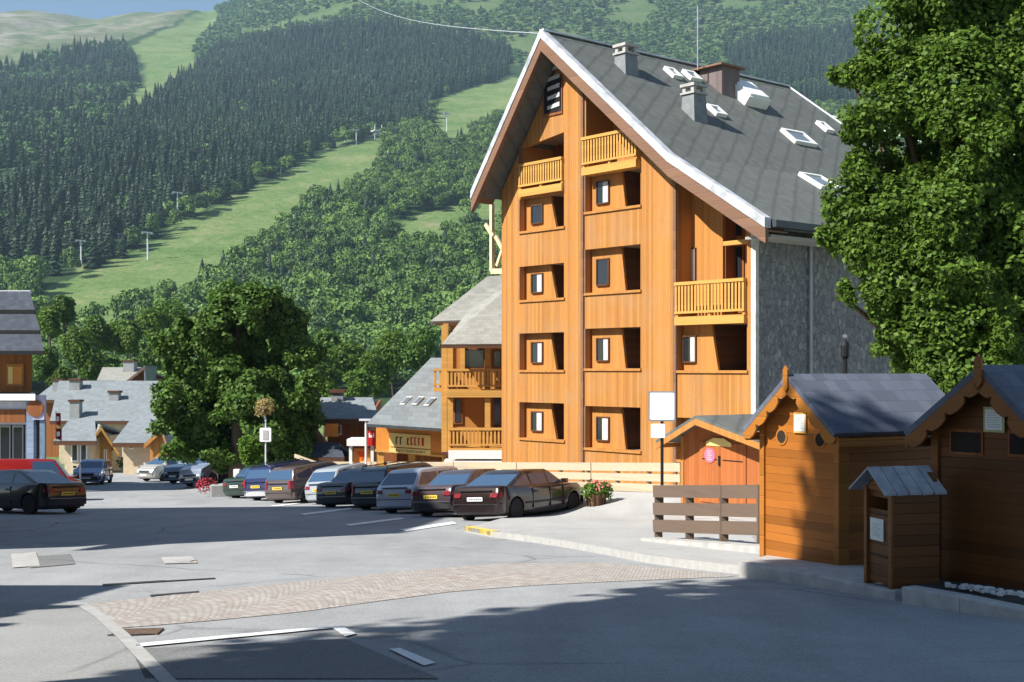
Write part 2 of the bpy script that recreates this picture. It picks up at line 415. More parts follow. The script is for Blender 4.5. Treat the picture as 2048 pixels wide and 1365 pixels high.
# land cover outlines, traced as seen from the viewpoint and laid on the hillside
SLOPE = [(85, 600), (100, 572), (215, 530), (330, 470), (460, 400), (560, 350), (680, 293), (770, 272), (762, 300), (720, 345), (650, 370), (610, 385), (590, 412), (545, 436), (520, 468), (440, 505), (390, 545), (330, 560), (230, 580), (160, 606), (125, 650), (100, 640)]
MEADOW = [(868, 205), (930, 180), (1200, 120), (1200, 180), (1003, 215), (960, 240), (905, 268), (868, 258)]
TOPMEAD = [(250, 100), (330, 60), (400, 22), (430, 5), (440, 40), (405, 75), (385, 105), (400, 135), (340, 185), (290, 220), (232, 238), (262, 190), (290, 165), (280, 110)]
GLADE = [(770, 445), (860, 425), (940, 405), (1010, 395), (1010, 440), (940, 425), (880, 450), (800, 480)]
LOWMEAD = [(205, 690), (235, 640), (250, 690), (330, 700), (330, 760), (200, 770)]
CONIF = [(-700, 520), (0, 400), (100, 340), (180, 300), (240, 240), (330, 190), (400, 140), (430, 105), (560, 72), (700, 52), (900, 66), (1020, 105), (1010, 160), (930, 178), (868, 204), (862, 262), (770, 268), (680, 289), (560, 346), (460, 396), (330, 465), (215, 526), (95, 572), (-700, 600)]
CONIF2 = [(1440, 108), (1560, 70), (1760, 60), (1900, 260), (1500, 180)]
CONIFL = [(-700, 200), (0, 138), (100, 108), (250, 84), (285, 165), (235, 235), (200, 290), (90, 350), (0, 400), (-700, 520)]
ALP = [(-700, -50), (440, -50), (400, 20), (250, 84), (100, 108), (0, 138), (-700, 200)]
TOPDEC = [(400, 140), (385, 105), (405, 75), (440, 0), (440, -60), (2300, -60), (2300, 400), (1450, 140), (1020, 130), (1020, 105), (900, 66), (700, 52), (560, 72), (430, 105)]
PYL = [(163, 532), (238, 492), (356, 436), (399, 416), (665, 292), (690, 284)]
def classify(V):
    """0 meadow, 1 spruce, 2 mixed left wood, 3 high light wood, 4 lower broadleaf wood, 5 alpine"""
    px, py = topx(V); n = len(px)
    wob = np.array([6 * mn.noise(Vector((a / 30, b / 30, 0))) for a, b in zip(px, py)]); px = px + wob; py = py + wob
    c = np.full(n, 4)
    c[inpoly(px, py, TOPDEC)] = 3
    c[inpoly(px, py, ALP) | (py < -40) & (px < 430)] = 5
    c[inpoly(px, py, CONIFL)] = 2
    c[inpoly(px, py, CONIF) | inpoly(px, py, CONIF2)] = 1
    for p in (SLOPE, MEADOW, TOPMEAD, GLADE, LOWMEAD): c[inpoly(px, py, p)] = 0
    hp = 13. * F / V[:, 1]
    for p in (SLOPE, MEADOW, GLADE):
        for q in (.5, 1.): c[inpoly(px, py - q * hp, p) & (c == 4)] = 0
    for a, b in PYL: c[(abs(px - a) < 15) & (py > b - 5) & (py < b + 60) & (c < 4)] = 0
    c[V[:, 1] < 290] = 0
    return c
far = VV[:, 1] > 140
cls = np.zeros(len(VV)); cls[far] = classify(VV[far])
def tmat():
    k = NM('mountain_ground', .95, .1); o = k.obj()
    a = k.n('ShaderNodeAttribute'); a.attribute_name = 'wood'; b = k.n('ShaderNodeAttribute'); b.attribute_name = 'alp'
    sc = k.noise(.02, 6, o, .65); f = k.noise(.25, 5, o, .7); m = k.noise(.006, 5, o)
    g = k.ramp(k.math('ADD', k.math('MULTIPLY', sc, .5), k.math('MULTIPLY', f, .5)), [(.36, (.075, .15, .040)), (.5, (.145, .215, .070)), (.64, (.25, .265, .12))])
    g = k.mix(k.ramp(k.noise(.05, 6, k.map(o, (1, .35, 1)), .7), [(.58, 0.), (.7, .6)]), g, (.30, .27, .17))
    fl = k.ramp(f, [(.3, (.022, .045, .018)), (.7, (.045, .085, .03))])
    al = k.ramp(k.math('ADD', k.math('MULTIPLY', m, .35), k.math('ADD', k.math('MULTIPLY', sc, .35), k.math('MULTIPLY', k.noise(.07, 6, o, .7), .3))), [(.40, (.07, .12, .05)), (.49, (.15, .17, .09)), (.56, (.25, .235, .18)), (.62, (.33, .31, .27))])
    c = k.mix(a.outputs['Fac'], g, fl); c = k.mix(b.outputs['Fac'], c, al)
    k.color(c); k.bump(k.noise(.12, 5, o, .7), .6, 3.); return k.m
terrain = np_mesh('terrain', VV, Fq, tmat(), None,
                  {'wood': ((cls >= 1) & (cls <= 4)).astype(float) * np.where(cls == 3, .45, 1.), 'alp': (cls == 5).astype(float)}, smooth=True)
tag(terrain, kind='structure', label='grassy valley floor and mountainside with bare ski slopes')

# ------------------------------------------------------------------ woods
def proto_conifer(seed):
    r = np.random.default_rng(seed); Q = []; sh = []
    for t in range(13):
        f = t / 12.; z = .06 + .88 * f; R = .155 * (1 - f) ** .85 + .012
        n = 9 - int(4 * f); a0 = r.random() * 6.28
        for k in range(n):
            a = a0 + 6.283 * k / n + r.normal() * .15; rr = R * r.uniform(.75, 1.2); w = .55 * rr * 6.28 / n + .008
            ca, sa = cos(a), sin(a); dz = .07 * r.uniform(.7, 1.3)
            Q.append([(0, 0, z + .05), (ca * rr * .6 - sa * w, sa * rr * .6 + ca * w, z - dz * .35), (ca * rr, sa * rr, z - dz), (ca * rr * .6 + sa * w, sa * rr * .6 - ca * w, z - dz * .35)])
            sh += [r.uniform(0, .5)] * 4
    Q.append([(0, .01, .93), (.012, -.01, .92), (0, 0, 1.02), (-.012, -.01, .92)]); sh += [.4] * 4
    return np.array(Q, float).reshape(-1, 3), np.array(sh)
def proto_decid(seed, nq=150, q=.085):
    r = np.random.default_rng(seed); lumps = [(0, 0, .56, .30, .32)]
    for k in range(6):
        a = r.random() * 6.28; lumps.append((cos(a) * .2, sin(a) * .2, r.uniform(.35, .72), r.uniform(.15, .24), r.uniform(.14, .24)))
    Q = []; sh = []
    for k in range(nq):
        L = lumps[k % len(lumps)]; d = r.normal(size=3); d /= np.linalg.norm(d)
        if d[2] < -.3: d[2] *= -1
        c = np.array([L[0] + d[0] * L[3], L[1] + d[1] * L[3], L[2] + d[2] * L[4]]) * 1.
        nrm = d + r.normal(size=3) * .45; nrm /= np.linalg.norm(nrm)
        t = np.cross(nrm, r.normal(size=3)); t /= np.linalg.norm(t); b = np.cross(nrm, t); s = q * r.uniform(.7, 1.4)
        Q.append([c - t * s, c - b * s * .8, c + t * s, c + b * s * .8]); sh += [r.uniform(.0, .5)] * 4
    return np.array(Q).reshape(-1, 3), np.array(sh)
def wood_mass(name, pts, H, Wd, protos, mat, label, tone):
    Vs, Ss = [], []
    rot = RNG.random(len(pts)) * 6.283; pi_ = RNG.integers(0, len(protos), len(pts))
    for i, p in enumerate(pts):
        V, s = protos[pi_[i]]; c, sn = cos(rot[i]), sin(rot[i]); h, w = H[i], Wd[i]
        Vs.append(np.stack([(V[:, 0] * c - V[:, 1] * sn) * w + p[0], (V[:, 0] * sn + V[:, 1] * c) * w + p[1], V[:, 2] * h + p[2]], -1))
        Ss.append(s + tone[i])
    V = np.concatenate(Vs); s = np.clip(np.concatenate(Ss), 0, 1); Fq = np.arange(len(V)).reshape(-1, 4)
    return tag(np_mesh(name, V, Fq, mat, None, {'shade': s}), label, None, None, 'stuff')
def scatter(dx, dy, y0, y1, want, keep=1.):
    out = []; y = y0
    while y < y1:
        yy = y; n = int(1.06 * yy / dx)
        xs = (np.arange(n) + RNG.random(n)) * dx - .60 * yy; yj = yy + RNG.random(n) * dy * 1.6
        m = RNG.random(n) < keep
        out += [(a, b, terr(a, b)) for a, b in zip(xs[m], yj[m])]
        y += dy
    V = np.array(out); c = classify(V); px, py = topx(V)
    hh = (13. if 4 in want else 0.)                                    # keep the open slopes clear of the crowns below them
    if hh:
        pt = py - hh * F / V[:, 1]
        for p in (SLOPE, MEADOW, GLADE):
            for q in (.5, 1.): c[inpoly(px, py - q * hh * F / V[:, 1], p)] = 0
    return V[np.isin(c, want) & (px > -470) & (px < 2150) & (py < 800)]
PC = [proto_conifer(i) for i in range(5)]; PD = [proto_decid(i + 20) for i in range(6)]; PDn = [proto_decid(i + 40, 700, .040) for i in range(8)]
def patch(V, sc, k=0.): return np.array([mn.noise(Vector((a / sc, b / sc, k))) for a, b, _ in V])
c1 = scatter(8.5, 12, 600, 2300, [1])
n1 = patch(c1, 90); mix1 = RNG.random(len(c1))
isc = (mix1 < .93)
wood_mass('spruce_forest', c1[isc], RNG.uniform(15, 25, isc.sum()), RNG.uniform(22, 32, isc.sum()), PC, M_conif, 'dark spruce forest band above the ski slope', .22 + .4 * n1[isc] + RNG.normal(size=isc.sum()) * .16)
c2 = scatter(12, 20, 900, 2900, [2]); n2 = patch(c2, 110, 3.); is2 = (n2 + RNG.normal(size=len(n2)) * .25) > -.02
wood_mass('high_spruce_wood', c2[is2], RNG.uniform(16, 25, is2.sum()), RNG.uniform(26, 36, is2.sum()), PC, M_conif, 'bluish spruce wood high on the far left hillside', .3 + .3 * n2[is2])
m2 = ~is2
c3 = scatter(10.5, 19, 1300, 3400, [3]); n3 = patch(c3, 130, 5.); c3 = c3[n3 > -.34]
dd = np.concatenate([c2[m2], c3, c1[~isc]])
c3b = RNG.random(len(c3)) < .07
wood_mass('high_alder_wood', dd, RNG.uniform(7, 13, len(dd)), RNG.uniform(11, 17, len(dd)), PD, M_decid2, 'light green alder scrub wood below the mountain top', .25 + .4 * patch(dd, 100, 7.))
cs = c3[c3b]
wood_mass('scattered_spruce_wood', cs, RNG.uniform(14, 22, len(cs)), RNG.uniform(22, 30, len(cs)), PC, M_conif, 'scattered dark spruces among the light green scrub', .2 + 0 * cs[:, 0])
c4 = scatter(6.6, 8.5, 300, 1350, [4]); n4 = patch(c4, 60, 9.); r4 = RNG.random(len(c4)); px4, py4 = topx(c4)
sp = (r4 < .07 + .25 * (n4 > .28)) & (py4 < 620)
wood_mass('lower_spruce_wood', c4[sp], RNG.uniform(13, 19, sp.sum()), RNG.uniform(20, 28, sp.sum()), PC, M_conif, 'dark spruces standing among the lower broadleaf trees', .3 + .3 * n4[sp])
bl = ~sp; cb = c4[bl]
tone = .25 + .45 * patch(cb, 25, 11.) + RNG.normal(size=len(cb)) * .2
wood_mass('broadleaf_forest', cb, RNG.uniform(8, 18, len(cb)), RNG.uniform(9, 18, len(cb)), PDn, M_decid, 'green broadleaf forest between the ski slope and the village', tone)
print('TREES', len(c1), len(c2), len(c3), len(c4))

# ------------------------------------------------------------------ single trees
def leaf_cloud(lumps, n, size, r, flat=.75, shell=.35):
    """leaf shaped quads spread through ellipsoid lumps (cx,cy,cz,rx,ry,rz)"""
    vol = np.array([l[3] * l[4] * l[5] for l in lumps]) ** .72; k = r.choice(len(lumps), n, p=vol / vol.sum()); L = np.array(lumps)[k]
    d = r.normal(size=(n, 3)); d /= np.linalg.norm(d, axis=1)[:, None]
    rad = 1 - shell * r.random(n) ** 1.4
    # clusters: pull leaves towards a sparse set of directions so that gaps open between sprays
    c = L[:, :3] + d * rad[:, None] * L[:, 3:6]
    j = np.stack([np.sin(c[:, 0] * 3.1 + c[:, 2] * 2.3), np.sin(c[:, 1] * 2.9 + 1.3 + c[:, 0] * 1.7), np.sin(c[:, 2] * 3.3 + c[:, 1] * 2.1)], -1) * .16
    c += j + r.normal(size=(n, 3)) * size * .6
    nr = d * .8 + r.normal(size=(n, 3)) * .6 + np.array([0, 0, .5]); nr /= np.linalg.norm(nr, axis=1)[:, None]
    t = np.cross(nr, r.normal(size=(n, 3))); t /= np.linalg.norm(t, axis=1)[:, None]; b = np.cross(nr, t)
    s = (size * r.uniform(.6, 1.3, n))[:, None]
    V = np.stack([c - t * s, c - b * s * flat + t * s * .1, c + t * s * 1.1, c + b * s * flat + t * s * .1], 1).reshape(-1, 3)
    return V, np.repeat(np.clip(r.normal(.38, .2, n) , 0, 1), 4)
def tree(name, base, lumps, n, size, label, mat=M_leaf, trunk_r=.22, cat='tree', group=None, seed=1, shell=.35, limbs=True):
    """lumps are given relative to the base of the trunk"""
    r = np.random.default_rng(seed); t = empty(name, base, 0, label, cat, group)
    V, s = leaf_cloud(lumps, n, size, r, shell=shell)
    np_mesh('crown', V, np.arange(len(V)).reshape(-1, 4), mat, t, {'shade': s})
    m = MB(); top = max(l[2] for l in lumps); cx = sum(l[0] for l in lumps) / len(lumps); cy = sum(l[1] for l in lumps) / len(lumps)
    zt = min(l[2] for l in lumps); pts = [Vector((0, 0, -.3))]; k = 6
    for i in range(1, k + 1):
        f = i / k; pts.append(Vector((cx * f * .7 + r.normal() * .05, cy * f * .7 + r.normal() * .05, top * .92 * f)))
    m.tube(pts, [trunk_r * (1.25 if i == 0 else (1 - i / (k + .6))) for i in range(k + 1)], 9)
    if limbs:
        for l in lumps:
            e = Vector(l[:3]); st = Vector((cx * .35 * e.z / top, cy * .35 * e.z / top, max(.5, e.z * .62))); mid = (st + e) / 2 + Vector((0, 0, .15))
            m.tube([st, mid, e], [trunk_r * .42, trunk_r * .28, trunk_r * .1], 6)
    m.build('trunk', M_bark, t, smooth=True); return t
# ------------------------------------------------------------------ roads, pavements, markings
def offset(Pl, w):
    out = []
    for i, p in enumerate(Pl):
        a, b = Vector(Pl[max(0, i - 1)][:2]), Vector(Pl[min(len(Pl) - 1, i + 1)][:2]); d = (b - a).normalized(); out.append((p[0] + d.y * w, p[1] - d.x * w))
    return out
def drape(name, A, B, n, m, dz, mat, label=None, kind='structure', skirt=0.):
    """a sheet between two polylines (lists of (x, y)), lying dz above the ground"""
    def res(Pl, n):
        L = [0.]
        for a, b in zip(Pl, Pl[1:]): L.append(L[-1] + sqrt((a[0] - b[0]) ** 2 + (a[1] - b[1]) ** 2))
        out = []
        for i in range(n + 1):
            s = L[-1] * i / n; j = 0
            while j < len(L) - 2 and L[j + 1] < s: j += 1
            f = (s - L[j]) / max(1e-9, L[j + 1] - L[j]); out.append((Pl[j][0] + (Pl[j + 1][0] - Pl[j][0]) * f, Pl[j][1] + (Pl[j + 1][1] - Pl[j][1]) * f))
        return out
    a, b = res([p[:2] for p in A], n), res([p[:2] for p in B], n); V = []; Fc = []
    for i in range(n + 1):
        for j in range(m + 1):
            f = j / m; x = a[i][0] + (b[i][0] - a[i][0]) * f; y = a[i][1] + (b[i][1] - a[i][1]) * f
            V.append((x, y, gz(x, y) + dz))
    for i in range(n):
        for j in range(m):
            k = i * (m + 1) + j; Fc.append((k, k + 1, k + m + 2, k + m + 1))
    if skirt:
        for row in ([i * (m + 1) for i in range(n + 1)], [i * (m + 1) + m for i in range(n + 1)]):
            for p, q in zip(row, row[1:]):
                k = len(V); V += [V[p], V[q], (V[q][0], V[q][1], V[q][2] - skirt), (V[p][0], V[p][1], V[p][2] - skirt)]; Fc.append((k, k + 1, k + 2, k + 3))
    o = MB().add(V, Fc).build(name, mat)
    for p in o.data.polygons:
        pass
    return tag(o, label, None, None, kind)
def gp(*pts): return [tuple(G(*p)[:2]) for p in pts]

drape('road', [(-34, -12), (-34, 112)], [(22, -12), (22, 112)], 248, 112, .02, M_asph, 'grey asphalt village street with worn patches')
KA = gp((1560, 1158), (1480, 1152), (1400, 1143), (1300, 1130), (1220, 1114), (1150, 1101), (1070, 1088), (985, 1077), (930, 1066))
NOSE = gp((1042, 1032)) + [(2.3, 37.7)]
RD = Vector((-.48, .878))
PA = offset(KA, .08) + NOSE
PB = [(p[0] + 14, p[1] + 3) for p in KA] + [(14, 40), (14, 44)]
drape('pavement', PA, PB, 90, 44, .12, M_pave, 'pale asphalt forecourt with a raised kerb beside the parking', skirt=.14)
n0 = Vector(NOSE[-1])
drape('bank_pavement', [tuple(n0), tuple(n0 + RD * 26)], [tuple(n0 + Vector((7, 3))), tuple(n0 + RD * 26 + Vector((7, 3)))], 60, 16, .12, M_pave, 'pale pavement strip between the parked cars and the fence', skirt=.14)
drape('kerb', KA, offset(KA, .16), 90, 1, .145, M_kerb, 'pale kerb stones round the forecourt', skirt=.16)
# left pavement with its flush kerb band
LK = gp((146, 1212), (190, 1240), (240, 1288), (310, 1365)); LK = [(LK[0][0] - .0, LK[0][1])] + LK[1:]
d_ = Vector(LK[-1]) - Vector(LK[-2]); LK.append(tuple(Vector(LK[-1]) + d_.normalized() * 8))
LKe = gp((172, 1212), (218, 1240), (272, 1288), (348, 1365)); LKe.append(tuple(Vector(LKe[-1]) + d_.normalized() * 8))
drape('left_kerb', LK, LKe, 40, 1, .034, M_kerb, 'flush kerb band left of the cobbles')
LKo = [(p[0] - 14, p[1] - .5) for p in LK]
drape('left_pavement', LK, LKo, 30, 20, .028, asphalt('left_pavement_asphalt', (.25, .25, .245), (.36, .36, .35)), 'grey pavement along the left side of the street')
CN = gp((236, 1262), (420, 1247), (600, 1229), (750, 1208), (900, 1188), (1050, 1176), (1250, 1166), (1470, 1157))
CF = gp((165, 1214), (330, 1196), (500, 1177), (650, 1163), (800, 1147), (1000, 1131), (1200, 1129), (1400, 1146))
drape('cobbled_strip', CN, CF, 60, 10, .026, M_cob, 'reddish cobbled crossing band laid in fans')
def quad(name, pts, mat, dz, label, sub=10):
    g = gp(*pts); return drape(name, [g[0], g[1]], [g[3], g[2]], sub, 2, dz, mat, label)
quad('white_edge_line', [(272, 1302), (668, 1263), (668, 1258), (272, 1295)], M_line, .034, 'thin white line along the dark foreground patch')
quad('white_corner_mark', [(664, 1263), (690, 1281), (712, 1275), (684, 1259)], M_line, .036, 'short white corner mark at the end of the thin line')
quad('white_dash_mark', [(778, 1306), (848, 1340), (872, 1334), (800, 1304)], M_line, .034, 'white dash painted on the road in the foreground')
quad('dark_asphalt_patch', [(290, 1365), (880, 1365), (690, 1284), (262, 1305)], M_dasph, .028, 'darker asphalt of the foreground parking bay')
KY = KA[-2:]; drape('yellow_kerb_mark', KY, offset(KY, .17), 8, 1, .152, M_yline, 'yellow painted mark at the kerb corner', skirt=.10)
for i, p in enumerate([[(690, 1052), (800, 1038), (812, 1040), (700, 1055)], [(800, 1062), (905, 1046), (914, 1050), (812, 1066)], [(600, 1030), (700, 1018), (706, 1020), (610, 1033)], [(540, 1014), (610, 1004), (616, 1006), (548, 1016)]]):
    quad('white_bay_line', p, M_line, .034, 'white bay line painted under the row of parked cars')
quad('concrete_slab', [(328, 1132), (395, 1130), (384, 1117), (322, 1119)], M_conc, .034, 'pale concrete frame round the manhole in the road')
M_dline = plain('dark_line', (.045, .045, .047), .6, .2, 20.)  # thin dark strips laid on the road
for p in ([(205, 1176), (330, 1168), (330, 1165), (205, 1173)], [(330, 1168), (430, 1162), (430, 1160), (330, 1166)], [(300, 1198), (398, 1190), (398, 1187), (300, 1195)], [(215, 1279), (310, 1275), (310, 1273), (215, 1276)]):
    quad('dark_line', p, M_dline, .031, 'thin dark line on the road')
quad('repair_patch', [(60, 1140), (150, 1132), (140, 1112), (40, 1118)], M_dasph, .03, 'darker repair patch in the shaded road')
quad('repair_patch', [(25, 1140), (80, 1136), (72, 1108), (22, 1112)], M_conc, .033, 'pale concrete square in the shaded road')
# drain cover and manhole
def grate(px, py, w, l, name, label, n=9, col=(.13, .085, .06), rot=0.):
    g = G(px, py, .022); t = empty(name, g, rot, label, 'drain cover'); t.rotation_euler.x = -atan2(.0727, 1)
    iron = plain('rusty_iron', col, .8, .3, 20.)
    m = MB(); m.box(-w / 2, w / 2, -l / 2, -l / 2 + .05, -.03, .012).box(-w / 2, w / 2, l / 2 - .05, l / 2, -.03, .012).box(-w / 2, -w / 2 + .05, -l / 2 + .05, l / 2 - .05, -.03, .012).box(w / 2 - .05, w / 2, -l / 2 + .05, l / 2 - .05, -.03, .012)
    m.build('frame', iron, t); m = MB()
    for i in range(n):
        x = -w / 2 + .05 + (w - .1) * (i + .5) / n; m.box(x - .018, x + .018, -l / 2 + .05, l / 2 - .05, -.03, .009)
    m.build('bars', iron, t); MB().box(-w / 2 + .05, w / 2 - .05, -l / 2 + .05, l / 2 - .05, -.03, -.01).build('pit', M_fill, t)
grate(275, 1265, .42, .4, 'drain_grate', 'rusty drain grate at the near left corner of the cobbles', rot=.12)
grate(360, 1124, .45, .4, 'manhole_cover', 'brown manhole cover set in the road beyond the cobbles', 5, rot=.05)

def set_uv(o, along, down):
    along, down = Vector(along), Vector(down); me = o.data; uv = me.uv_layers.new(name='UVMap').data; vs = me.vertices
    for lp in me.loops:
        c = vs[lp.vertex_index].co; uv[lp.index].uv = (c.dot(along), c.dot(down))
    return o
def roof_slab(name, pts, thick, mat, parent, along, label=None):
    """a roof plane: pts are its top corners, along is the direction of the ridge"""
    p = [Vector(q) for q in pts]; n = (p[1] - p[0]).cross(p[2] - p[1]).normalized()
    if n.z < 0: n = -n
    o = MB().slab(p, -n * thick).build(name, mat, parent); al = Vector(along).normalized()
    set_uv(o, al, n.cross(al).normalized()); 
    if label: o['label'] = label
    return o
# ------------------------------------------------------------------ main apartment house
AD = Vector((-2144 / 2550, 1, 0)).normalized()          # along the facade, away to the left
XB = -AD; YB = Vector((AD.y, -AD.x, 0))                 # local axes: X to the right along the facade, Y into the building
Q3 = Vector(((1425 - CX) / F * 39.3, 39.3, 0))
def fpix(px, py, off=0.):
    """local (x, z) of a photo pixel on the facade plane moved off metres into the building"""
    w = on_plane(px, py, Q3 + YB * off, YB); d = w - O_B; return d.dot(XB), d.z
O_B = Vector((0, 0, 0)); w = on_plane(1008, 740, Q3, YB); O_B = Vector((w.x, w.y, 0))
RZ = atan2(XB.y, XB.x)
house = empty('apartment_house', O_B, RZ, 'tall orange timber apartment house with a steep slate roof and stone side wall', 'apartment house')
def pix_on(px, py, o, n):
    """local point of a photo pixel on a plane given in the house's own space"""
    R = Matrix.Rotation(RZ, 4, 'Z'); ow = O_B + R @ Vector(o); nw = (R @ Vector(n)).normalized()
    w = on_plane(px, py, ow, nw) - O_B; return R.inverted() @ w
XR = fpix(1505, 700)[0]; ZB = -4.2; OV = -1.0
ap = fpix(1083, 62, OV); kk = fpix(1337, 308, OV); rt = fpix(1532, 438, OV); lt = fpix(943, 386, OV)
print('HOUSE', XR, ap, kk, rt, lt)
PROF = [lt, ap, kk, rt]
def roofz(x, dz=-.62):
    """underside of the roof along the facade (parallel perspective of the rake in front is undone by true heights)"""
    if x <= ap[0]: f = (x - lt[0]) / (ap[0] - lt[0]); return lt[1] + (ap[1] - lt[1]) * f + dz
    if x <= kk[0]: f = (x - ap[0]) / (kk[0] - ap[0]); return ap[1] + (kk[1] - ap[1]) * f + dz
    f = (x - kk[0]) / (rt[0] - kk[0]); return kk[1] + (rt[1] - kk[1]) * f + dz
def rect(x0, y0, x1, y1):
    a = fpix(x0, y1); b = fpix(x1, y1); c = fpix(x0, y0); d = fpix(x1, y0)
    return a[0], b[0], (a[1] + b[1]) / 2, (c[1] + d[1]) / 2
def cx_(px): return fpix(px, 740)[0]
# openings: x0, x1, z0, z1 by column
C1, C2, C3 = (cx_(1041), cx_(1128)), (cx_(1172), cx_(1281)), (cx_(1355), cx_(1494))
def zz(px, py): return fpix(px, py)[1]
H1 = [(zz(1085, 879), zz(1085, 806)), (zz(1085, 741), zz(1085, 666)), (zz(1085, 599), zz(1085, 530)), (zz(1085, 459), zz(1085, 392)), (zz(1085, 383), zz(1085, 274))]
H2 = [(zz(1228, 900), zz(1228, 814)), (zz(1228, 738), zz(1228, 656)), (zz(1228, 584), zz(1228, 494)), (zz(1228, 418), zz(1228, 340)), (zz(1228, 330), 99)]
H3 = [(zz(1425, 925), zz(1425, 838)), (zz(1425, 742), zz(1425, 648)), (zz(1425, 634), 99)]
DEP = 1.25
def opening_wall():
    m = MB(); inner = []
    cols = [(0, C1[0], []), (C1[0], C1[1], H1), (C1[1], C2[0], []), (C2[0], C2[1], H2), (C2[1], C3[0], []), (C3[0], C3[1], H3), (C3[1], XR, [])]
    for (a, b, hs) in cols:
        cuts = [a] + [c for c in (ap[0], kk[0]) if a < c < b] + [b]
        for u, v in zip(cuts, cuts[1:]):
            zs = [ZB] + [z for h in sorted(hs) for z in h] + [99]
            for k in range(0, len(zs), 2):
                z0, z1 = zs[k], zs[k + 1]
                if z0 >= z1: continue
                ta, tb = min(z1, roofz(u)), min(z1, roofz(v))
                ba, bb = min(z0, ta), min(z0, tb)
                if ta - ba < .01 and tb - bb < .01: continue
                m.slab([(u, 0, ba), (v, 0, bb), (v, 0, tb), (u, 0, ta)], (0, .18, 0))
    return m
opening_wall().build('front_wall', M_fac, house)
# thin brown cover strips where the wall planes change
for px, y0, y1 in ((1167, 190, 925), (1352, 380, 925)):
    x = cx_(px); MB().box(x - .07, x + .05, -.07, -.003, ZB, roofz(x) - .02).build('corner_board', M_fascia, house)
def column_back(C, H, name, frac):
    """the recessed loggia behind each opening: slanted partition with a small window, and a deeper dark part with a glazed door"""
    x0, x1 = C; w = x1 - x0
    for k, (z0, z1) in enumerate(H):
        zt = min(z1, max(roofz(x0), roofz(x1)) - .05); z1c = min(z1, roofz((x0 + x1) / 2) if z1 > 50 else z1)
        if k == len(H) - 1 and z1 > 50: continue
        m = MB()
        MB().box(x0 - .2, x1 + .2, DEP + 1.2, DEP + 1.3, z0 - .1, z1 + .1).build('rear_panel', M_side, house)  # dark rear boards stand in for the shade deep in the loggia
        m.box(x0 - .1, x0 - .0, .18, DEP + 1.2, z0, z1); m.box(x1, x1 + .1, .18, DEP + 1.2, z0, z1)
        m.build('loggia_wall', M_side, house)  # side walls also coloured dark for the loggia's shade
        MB().box(x0 - .1, x1 + .1, .18, DEP + 1.2, z1 + .002, z1 + .1).build('loggia_ceiling', M_soffit, house); MB().box(x0 - .1, x1 + .1, .18, DEP + 1.2, z0 - .12, z0 - .012).build('loggia_floor', M_soffit, house)
        yield k, z0, z1, x0, x1
def small_window(x0, x1, z0, z1, y, curt, parent=house, lab=None):
    """a hole-less window set proud of the partition: casing, reveal, pane, curtain"""
    t = .045; m = MB()
    m.box(x0, x0 + t, y - .06, y - .002, z0, z1).box(x1 - t, x1, y - .06, y - .002, z0, z1).box(x0 + t, x1 - t, y - .06, y - .002, z1 - t, z1).box(x0 + t, x1 - t, y - .08, y - .002, z0, z0 + t)
    f = m.build('window', M_dark, parent)
    MB().box(x0 + t, x1 - t, y - .03, y - .004, z0 + t, z1 - t).build('pane', M_glass, f)
    if curt: MB().box(x0 + t + (x1 - x0) * curt, x1 - t, y - .045, y - .032, z0 + t, z1 - t).build('curtain', M_curt, f)
    return f
def facade_holes(col, C, H, small, slant, curt):
    """partition in each opening with true depth; small and slant are fractions of the opening width"""
    for k, z0, z1, x0, x1 in column_back(C, H, '', 0):
        w = x1 - x0; h = z1 - z0; y = .26
        # the view looks leftward along the facade, so what is seen at depth y sits further left: shift compensates the parallax
        def sx(f, yy): 
            # local x on a plane yy behind the facade seen through fraction f of the opening
            pxl = to_px(x0 + f * w, 0, (z0 + z1) / 2); return fpix(pxl[0], pxl[1], yy)[0]
        def sz(fz, f, yy):
            pxl = to_px(x0 + f * w, 0, z0 + fz * h); return fpix(pxl[0], pxl[1], yy)[1]
        a, b = small; s0, s1 = slant
        X0, X1 = sx(a, y), sx(b, y); Z0, Z1 = sz(.03 if k < 9 else 0, (a + b) / 2, y), sz(.76, (a + b) / 2, y)
        T, B_ = sx(s0, y), sx(s1, y)
        m = MB(); lft = x0 - .1
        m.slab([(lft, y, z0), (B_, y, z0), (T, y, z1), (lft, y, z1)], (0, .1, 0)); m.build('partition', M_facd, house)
        MB().box(T - .02, T + .03, y + .1, DEP + 1.19, z0, z1).build('side_panel', M_dark, house)  # dark panel colour paints in the shade beside the door
        small_window(X0, X1, max(Z0, z0 + .25), Z1, y, curt[k % len(curt)])
        # glazed door in the deep part
        f = MB(); D0, D1 = sx(.62, DEP + 1.1), x1 - .02; yd = DEP + 1.19
        if D1 > D0 + .3:
            g = MB().box(D0, D1, yd - .06, yd - .003, z0 + .02, z1 - .35).build('balcony_door', M_side, house)
            MB().box(D0 + .1, D1 - .08, yd - .075, yd - .062, z0 + .15, z1 - .45).build('pane', M_glass, g)
def to_px(x, y, z):
    w = O_B + XB * x + YB * y; return CX + F * w.x / w.y, HZ - F * (z - EYE + O_B.z) / w.y
# fpix gives z relative to O_B.z = 0 in world height
facade_holes(1, C1, H1[:4], (.27, .54), (.70, .83), [.42, .5, .45, 0])
facade_holes(2, C2, H2[:4], (.21, .45), (.66, .74), [.4, .5, 0, .45])
facade_holes(3, C3, H3[:2], (.09, .29), (.50, .60), [.4, .5])
